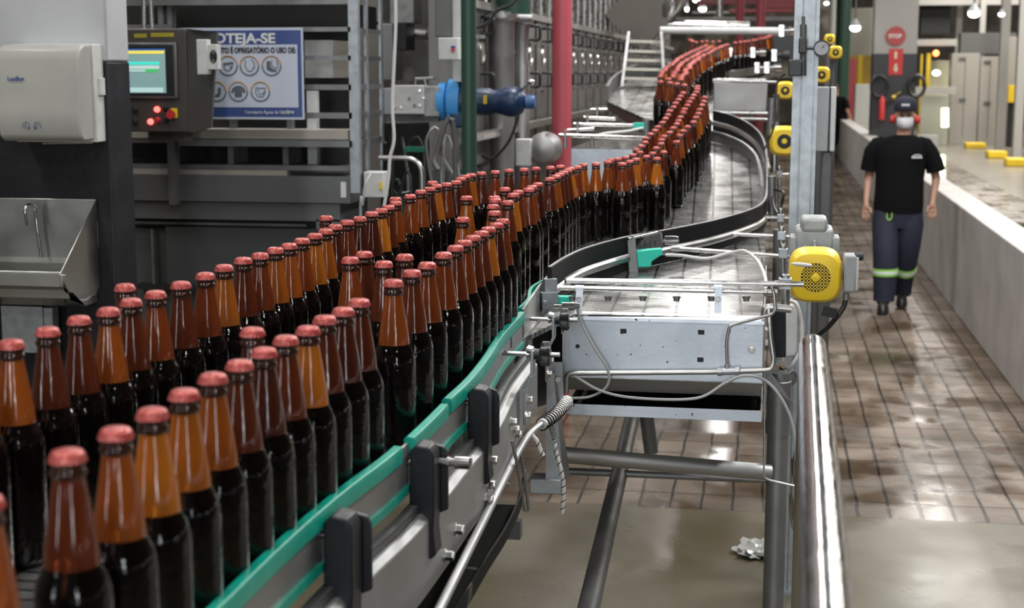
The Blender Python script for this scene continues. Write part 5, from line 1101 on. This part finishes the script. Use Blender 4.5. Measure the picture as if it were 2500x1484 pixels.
m = FB(MB(), 2184, 126, 2190, 143, cq-.014, .003); sub(m, 'extinguisher_symbol', mat('pale_gold', (.55, .5, .35), .5), t)
m = MB().prism([atY(2180, 166, cq-.014), atY(2194, 166, cq-.014), atY(2187, 178, cq-.014)], (0, .003, 0)); FB(m, 2184, 156, 2190, 167, cq-.014, .003); sub(m, 'arrow_symbol', bpy.data.materials['pale_gold'], t)
for x, lb in ((2147, 'coil of black cable hung on the left of the sign column'), (2238, 'coil of black cable hung on the right edge of the sign column')):
    c = atY(x, 210, cq-.06); thing(MB().tube([c+Vector((18*KQ*math.cos(q), 0, 24*KQ*math.sin(q))) for q in [2*PI*k/24 for k in range(24)]], .03, 8, closed=True), 'cable_coil', M['cableb'], lb, 'cable')
t = thing(MB().lathe([(0, .05), (46*KQ, .05), (50*KQ, .03), (54*KQ, .02)], atY(2152, 292, cq-.08), ZZ, 16), 'fire_extinguisher', M['red'], 'red extinguisher bottle behind the walker, on the sign column', 'extinguisher')
sub(MB().tube([atY(2152, 240, cq-.08), atY(2160, 236, cq-.08), atY(2166, 250, cq-.08)], .014), 'nozzle', M['black'], t)
thing(MB().ellip(atY(2181, 238, cq-.07), (.05, .04, .05)).tube([atY(2181, 236, cq-.07), atY(2199, 224, cq-.07)], .014), 'brass_tap', mat('brass', (.45, .33, .08), .35, .8), 'small brass tap on the dark part of the sign column', 'tap')
# left of the sign column
def floor_d(y): return CAMZ*FPX/(y-175)*.995
def fzf(name, m_, label, cat, x0, y0, x1, y1, Y, depth=.2, bevel=.01):
    # as fz, but standing on the floor
    m = FB(MB(), x0, y0, x1, y1, Y, depth)
    for v_ in m.v:
        if v_.z < atY((x0+x1)/2, (y0+y1)/2, Y).z: v_.z = 0
    return thing(m, name, m_, label, cat, bevel=bevel)
yc = mat('yellow_strip_curtain', (.62, .42, .05), .4, trans=.2); fzf('strip_curtain', yc, 'yellow strip curtain glowing beyond the sign column', 'curtain', 2064, 135, 2128, 206, 47, .05)
fzf('yellow_post', M['yellow'], 'bright yellow post in front of the strip curtain', 'post', 2094, 134, 2105, 206, 46.5, .1)
fzf('red_banner', mat('banner_red', (.28, .04, .05), .6), 'dark red upright banner by the strip curtain', 'banner', 2064, 142, 2090, 222, 44, .05)
fzf('pale_machine', M['ltgrey'], 'pale block machine with bright top left of the sign column', 'machine', 2088, 206, 2124, 275, 42, .6)
fzf('pale_wall_panel', mat('pale_panel', (.42, .41, .37), .6), 'pale panel wall behind the green pole', 'panel', 2066, 20, 2128, 134, 50, .1)
# right-hand machine hall
pg = mat('frame_post_grey', (.42, .41, .40), .5, .3)
for i, (x0, x1, y1) in enumerate(((2217, 2232, 342), (2330, 2345, 345), (2388, 2402, 352), (2440, 2462, 368), (2483, 2505, 385))):
    Y = at((x0+x1)/2, y1, z=0).y; fzf('frame_post', pg, ['frame post right next to the sign column', 'frame post left of the grey cabinets', 'frame post between the two grey cabinets', 'frame post right of the grey cabinets', 'frame post at the right edge'][i], 'post', x0, -40, x1, y1, Y, .25)
Yr = 43.5
for i, (x0, y0, x1, y1, Y) in enumerate(((2320, 130, 2388, 343, Yr), (2390, 138, 2440, 345, Yr))):
    t = fzf('grey_cabinet', mat('cabinet_grey%d' % i, (.30, .28, .26), .5), ['left one of the two tall grey cabinets', 'right one of the two tall grey cabinets'][i], 'cabinet', x0, y0, x1, y1, Y, .6)
    m = FB(MB(), (x0+x1)/2-1, y0+8, (x0+x1)/2, y1-8, Y-.01, .012); sub(m, 'door_gap', M['blackrub'], t)
    for y in (y0+10, y0+110): sub(FB(MB(), (x0+x1)/2-12, y, (x0+x1)/2+4, y+5, Y-.04, .03), 'door_handle', M['steel_dark'], t)
cr_ = mat('lit_cream_panel', (.66, .64, .46), .4)
for i, (nm, m_, lb, bx__, st_) in enumerate((('cream_panel', cr_, 'cream panel seen through the yellow framed guard', (2268, 148, 2320, 210, 46, .05), 1), ('yellow_guard', M['yellow'], 'thin yellow guard post before the cream panel', (2262, 130, 2272, 176, 45, .05), 1), ('yellow_guard', M['yellow'], 'thin yellow guard post at the left of the cream panel', (2247, 132, 2252, 200, 45, .05), 1),
      ('cross_beam', pg, 'pale cross beam above the cream panel', (2225, 96, 2336, 112, 42.5, .1), 0), ('dark_unit', M['blackrub'], 'dark machine unit under the top edge above the cream panel', (2250, -60, 2322, 84, 44.5, .5), 0), ('greenish_unit', mat('low_panel_green', (.38, .39, .33), .3), 'shiny greenish unit low beside the sign column', (2246, 232, 2316, 328, 43, .1), 1),
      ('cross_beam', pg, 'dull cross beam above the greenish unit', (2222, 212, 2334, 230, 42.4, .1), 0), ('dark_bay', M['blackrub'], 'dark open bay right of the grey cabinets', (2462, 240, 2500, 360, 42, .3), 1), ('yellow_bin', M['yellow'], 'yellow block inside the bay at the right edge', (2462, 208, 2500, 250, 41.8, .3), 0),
      ('dark_upper_unit', M['steel_dark'], 'dark upper machinery above the grey cabinets', (2345, 80, 2480, 132, 43.6, .5), 0), ('high_panel', pg, 'dull panel high above the cabinets', (2240, -70, 2520, 12, 44, .1), 0), ('bay_panel', mat('bay_grey', (.28, .26, .24), .6), 'dull grey panel in the upper right bay', (2462, 90, 2500, 206, 42.5, .1), 1))):
    if st_: fzf(nm, m_, lb, 'machine part', *bx__)
    else: fz(nm, m_, lb, 'machine part', bx__)
t = thing(MB().ellip(atY(2285, 130, 42.3), (.08, .08, .08), 12, 8), 'signal_light', mat('orange_glow', (1, .3, .1), .4, emit=((1, .22, .06), 6)), 'glowing orange signal light above the cream panel', 'signal light')
thing(MB().ellip(atY(2286, 178, 44), (.10, .07, .07), 12, 8), 'work_light', M['lamp'], 'small white work light in front of the cream panel', 'lamp')
for i, (x, y0, y1, Y, r_) in enumerate(((2307, 264, 310, 40, .09), (2299, 378, 442, 27, .055))):  # strips of reflected light on the posts, modelled as glowing tubes
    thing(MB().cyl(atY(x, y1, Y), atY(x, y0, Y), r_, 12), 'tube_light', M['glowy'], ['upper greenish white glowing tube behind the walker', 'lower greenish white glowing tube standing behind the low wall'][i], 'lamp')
for i, (x0, y0, x1, y1) in enumerate(((2296, 336, 2330, 350), (2358, 349, 2407, 363), (2412, 369, 2460, 387), (2458, 387, 2506, 407))):
    q = at((x0+x1)/2, y1, z=0); thing(FB(MB(), x0, y0, x1, y1, q.y, .5), 'rubber_bumper', M['yellow'], ['yellow floor block farthest back, beside the greenish unit', 'yellow floor block before the left cabinet', 'yellow floor block before the right cabinet', 'yellow floor block nearest, at the right edge'][i], 'floor block', bevel=.03)
fz('floor_machine', pg, 'low pale machine edge behind the walker at the low wall', 'machine', (2240, 330, 2290, 372, 36, .3))
fz('far_plant', mat('far_plant_grey', (.10, .09, .08), .6, var=(2, (.26, .24, .2), .5, .62)), 'blurred dim plant machinery at the far end of the hall', 'machinery', (1560, -200, 2060, 190, 52, .5))
# ---------------------------------------------------------------- people
SK = mat('skin', (.42, .24, .17), .5); CLB = mat('black_cotton', (.004, .004, .0045), .9, spec=.15); NVY = mat('navy_work_cloth', (.013, .015, .034), .8, bump=(14, .5)); NV2 = mat('navy_cap_cloth', (.008, .010, .022), .8)
BOOT = mat('black_leather', (.012, .011, .010), .4); MSK = mat('white_mask_cloth', (.66, .67, .70), .7); REFL = mat('pale_reflective_tape', (.72, .78, .76), .3); LIME = mat('lime_edge', (.30, .62, .10), .5); HAIR = mat('dark_hair', (.02, .014, .01), .7)
def person(P0, ang, label, look, s=1.0, pose=None):
    pr = root('person', tuple(P0), label, 'person'); base = Vector(P0)
    A = Vector((math.cos(ang), math.sin(ang), 0)); B = Vector((math.sin(ang), -math.cos(ang), 0))   # A: picture right, B: towards the viewer
    def q(a, b, z): 
        if pose: a, b, z = pose(a, b, z)
        return base+(A*a+B*b+ZZ*z)*s
    # body: one continuous skinned surface
    V = []; E = []; Rr = []
    def n(a, b, z, r, par=None, r2=None):
        V.append(q(a, b, z)-base); Rr.append((r*s, (r2 or r)*s)); i = len(V)-1
        if par is not None: E.append((par, i))
        return i
    pel = n(-.01, 0, .93, .13, None, .10)
    sp = n(-.01, 0, 1.10, .13, pel, .10); ch = n(0, 0, 1.30, .15, sp, .10); nk = n(.01, .0, 1.44, .062, ch); nk2 = n(.015, .01, 1.50, .056, nk)
    hd = n(.015, .02, 1.56, .068, nk2, .078); hd2 = n(.015, .01, 1.64, .074, hd, .092); n(.015, .0, 1.71, .06, hd2, .075)
    for sg_, el, hn in ((-1, (-.262, -.03, 1.10), (-.272, .05, .90)), (1, (.285, -.04, 1.12), (.262, .02, .92))):
        cx = -.01
        sh = n(cx+sg_*.175, 0, 1.40, .058, ch); ua = n(cx+sg_*.225, -.01, 1.30, .052, sh); e_ = n(*el, .038, ua); w_ = n(hn[0], hn[1], hn[2]+.02, .026, e_); pm = n(hn[0], hn[1]+.01, hn[2]-.04, .036, w_, .020); pe = n(hn[0], hn[1]+.015, hn[2]-.075, .034, pm, .018)
        for k, (da, L) in enumerate(((-.026, .055), (-.009, .068), (.009, .066), (.026, .05))):
            f1 = n(hn[0]+da, hn[1]+.02, hn[2]-.085, .0085, pe); f2 = n(hn[0]+da*1.05-sg_*.002, hn[1]+.03, hn[2]-.085-L*.55, .008, f1); n(hn[0]+da-sg_*.004, hn[1]+.024, hn[2]-.085-L, .0065, f2)
        t1 = n(hn[0]-sg_*.036, hn[1]+.03, hn[2]-.045, .010, pm); n(hn[0]-sg_*.044, hn[1]+.045, hn[2]-.085, .0085, t1)
    for sg_, kn, ft in ((-1, (-.105, .10, .50), (-.105, .12, .09)), (1, (.075, -.01, .50), (.045, -.22, .12))):
        hp = n(-.01+sg_*.09, 0, .88, .088, pel); k_n = n(*kn, .06, hp); cf = n((kn[0]+ft[0])/2, (kn[1]+ft[1])/2-.02, .34, .052, k_n); an = n(*ft, .038, cf); n(ft[0]-.005, ft[1]+.12, ft[2]-.045, .034, an)
    me = bpy.data.meshes.new('body'); me.from_pydata(V, E, []); me.update(); me.materials.append(SK)
    o = bpy.data.objects.new('body', me); COL.objects.link(o); o.parent = pr
    m_ = o.modifiers.new('skin', 'SKIN'); m_.use_smooth_shade = True
    for i, sv_ in enumerate(me.skin_vertices[0].data): sv_.radius = Rr[i]; sv_.use_root = (i == 0)
    sb = o.modifiers.new('sub', 'SUBSURF'); sb.levels = 1; sb.render_levels = 2
    def rings(L, N=24, e=2.3):
        out = []
        for (a, b, z, ra, rb) in L:
            r_ = []
            for k in range(N):
                t = 2*PI*k/N; c, s_ = math.cos(t), math.sin(t); w = (abs(c)**e+abs(s_)**e)**(-1/e); r_.append(q(a+ra*c*w, b+rb*s_*w, z))
            out.append(r_)
        return out
    def tub(L, N=18):
        """loft around a limb: (centre a,b,z, radius) with rings square to the limb"""
        out = []; C_ = [Vector(l[:3]) for l in L]; prev = None
        for i, l in enumerate(L):
            t = (C_[min(i+1, len(C_)-1)]-C_[max(0, i-1)]).normalized(); u = Vector((0, 1, 0)); a = t.cross(u).normalized(); b = a.cross(t)
            out.append([q(*(C_[i]+a*l[3]*math.cos(2*PI*k/N)+b*l[3]*math.sin(2*PI*k/N))) for k in range(N)])
        return out
    # face details
    m = MB(); m.ellip(q(.015, .10, 1.60), (.012*s, .02*s, .02*s)); 
    for sg_ in (-1, 1): m.ellip(q(.015+sg_*.082, .0, 1.605), (.012*s, .02*s, .03*s), 10, 8)
    m.ellip(q(.015, .085, 1.562), (.022*s, .010*s, .006*s), 10, 6)
    m.build('face_features', SK, pr)
    m = MB()
    for sg_ in (-1, 1): m.ellip(q(.015+sg_*.031, .088, 1.628), (.012*s, .008*s, .006*s), 10, 6)
    m.build('eyes', CLB, pr)
    m = MB().ellip(q(.015, -.035, 1.665), (.086*s, .092*s, .085*s)); m.build('hair', HAIR, pr)
    shirt, trous, capm = look['shirt'], look['trousers'], look['cap']
    m = MB(); T = rings([(-.012, 0, .825, .200, .135), (-.012, 0, .90, .203, .138), (-.01, 0, 1.0, .198, .135), (-.01, 0, 1.12, .196, .128), (-.008, 0, 1.25, .210, .130), (-.006, 0, 1.34, .216, .125), (-.004, 0, 1.40, .205, .105), (0, 0, 1.445, .145, .085), (.006, 0, 1.465, .095, .075), (.008, .002, 1.468, .078, .064)])
    m.loft(T)
    for sg_, el in ((-1, (-.262, -.03, 1.10)), (1, (.285, -.04, 1.12))):
        a0 = -.008+sg_*.13
        m.loft(tub([(a0, 0, 1.405, .055), (-.008+sg_*.185, -.0, 1.385, .068), (-.008+sg_*.228, -.01, 1.32, .073), ((el[0]+sg_*.225)/2+sg_*.004, -.018, 1.24, .074), (el[0]*.93+sg_*.012, -.026, 1.17, .077), (el[0]*.93+sg_*.012, -.026, 1.168, .05)]))
    m.build('shirt', shirt, pr, sharp=50)
    m = MB(); m.loft(rings([(-.012, 0, .70, .19, .11), (-.012, 0, .80, .197, .128), (-.012, 0, .90, .185, .122), (-.012, 0, 1.0, .175, .115)]))
    legs = {-1: [(-.105, .005, .86, .104), (-.108, .03, .72, .112), (-.104, .08, .56, .106), (-.100, .11, .46, .102), (-.098, .105, .33, .100), (-.098, .11, .20, .092), (-.10, .12, .09, .086)],
            1: [(.085, .0, .86, .102), (.088, .01, .72, .110), (.082, .0, .56, .100), (.074, -.03, .46, .094), (.062, -.10, .33, .088), (.052, -.17, .22, .080), (.046, -.21, .12, .078)]}
    for k in legs: m.loft(tub(legs[k]))
    m.build('trousers', trous, pr, sharp=50)
    if look.get('bands'):
        for k in legs:
            a, b, z, r_ = legs[k][4]; a2, b2, z2, r2 = legs[k][3]; f = lambda t: (a+(a2-a)*t, b+(b2-b)*t, z+(z2-z)*t, r_+(r2-r_)*t+.004)
            MB().loft(tub([f(-.16), f(.30)])).build('lime_band', LIME, pr); g_ = lambda t: (*f(t)[:3], f(t)[3]+.002); MB().loft(tub([g_(-.02), g_(.16)])).build('reflective_band', REFL, pr)
    for fx, fb, fz_, tilt in ((-.105, .13, 0, 0), (.045, -.22, .02, .0)):
        m = MB(); m.loft([[q(fx+.048*math.cos(t)*w, fb+.07+l*math.sin(t), fz_+h) for t in [2*PI*k/18 for k in range(18)]] for h, w, l in ((0, 1, .135), (.02, 1.02, .138), (.055, .95, .125), (.085, .8, .09), (.10, .72, .065))])
        m.loft(tub([(fx, fb-.005, fz_+.07, .052), (fx, fb-.005, fz_+.16, .050)])); m.build('boot', BOOT, pr)
    # cap
    m = MB(); m.loft(rings([(.015, .0, 1.672, .092, .108), (.015, 0, 1.70, .093, .108), (.015, -.002, 1.74, .085, .098), (.015, -.004, 1.768, .062, .072), (.015, -.005, 1.782, .02, .025)], e=2.0))
    m.build('cap_crown', capm, pr); m = MB().loft([[q(.015+.078*math.cos(t), .09+l*math.sin(t), 1.674+h+.012*math.cos(t)**2*-1) for t in [PI*k/12 for k in range(13)]] for h, l in ((0, .075), (.008, .077))]); m.build('cap_brim', capm, pr)
    if look.get('letter'):
        m = MB(); 
        for k in range(5): m.box(q(-.012+k*.013, .103, 1.712), (.010*s, .006*s, .017*s), rz=ang)
        m.build('cap_lettering', MSK, pr)
        m = MB(); 
        for k in range(6): m.box(q(.085+k*.014, .126-(k*.003), 1.288), (.011*s, .010*s, .016*s), rz=ang)
        m.tube([q(.09, .126, 1.302), q(.12, .124, 1.310), q(.155, .118, 1.304)], .003); m.build('shirt_logo', MSK, pr)
        m = MB().tube([q(-.082+.020*math.cos(t), .130, .80+.03*math.sin(t)) for t in [PI*(1.0+k/9) for k in range(10)]]+[q(-.062, .13, .83)], .005, 8); m.tube([q(-.102, .13, .80), q(-.10, .13, .825)], .005); m.build('lime_key_strap', LIME, pr)
    if look.get('mask'):
        m = MB(); m.loft([[q(.015+.066*math.sin(t)*w, .012+(.102+d_)*math.cos(t), z) for t in [-PI*.42+PI*.84*k/12 for k in range(13)]] for z, w, d_ in ((1.515, .75, -.02), (1.53, .95, .0), (1.56, 1.05, .012), (1.59, 1.07, .014), (1.612, 1.0, .002))], cap=False)
        o_ = m.build('face_mask', MSK, pr); so = o_.modifiers.new('s', 'SOLIDIFY'); so.thickness = .003
        for sg_ in (-1, 1):
            MB().lathe([(0, .030*s), (.015*s, .036*s), (.035*s, .034*s), (.045*s, .02*s)], q(.015+sg_*.078, .0, 1.592), A*sg_, 20).build('ear_defender', M['red'], pr)
        MB().tube([q(.015+.105*math.sin(t), -.075*math.cos(t*.5), 1.60+.02*0) for t in [-1.4+2.8*k/10 for k in range(11)]], .005, 6).build('neck_band', M['red'], pr)
    return pr
p0 = at(2187, 757, z=0); p0.z = 0
person(p0, YAW+math.atan2(-(2187-1250), FPX)*1.0, 'person in black T-shirt, navy trousers, cap, white mask and red ear defenders walking the aisle', dict(shirt=CLB, trousers=NVY, cap=NV2, bands=1, letter=1, mask=1))
p1 = at(2046, 385, z=0); p1.z = 0
def lean(a, b, z):
    k = max(0, z-.9); return (a+k*.05, b-k*.22, z-k*.06)
person(p1, YAW+2.4, 'person in dark clothes and reddish cap leaning beside the low wall, far down the aisle', dict(shirt=CLB, trousers=CLB, cap=mat('dull_red_cloth', (.10, .02, .02), .8)), pose=lean)
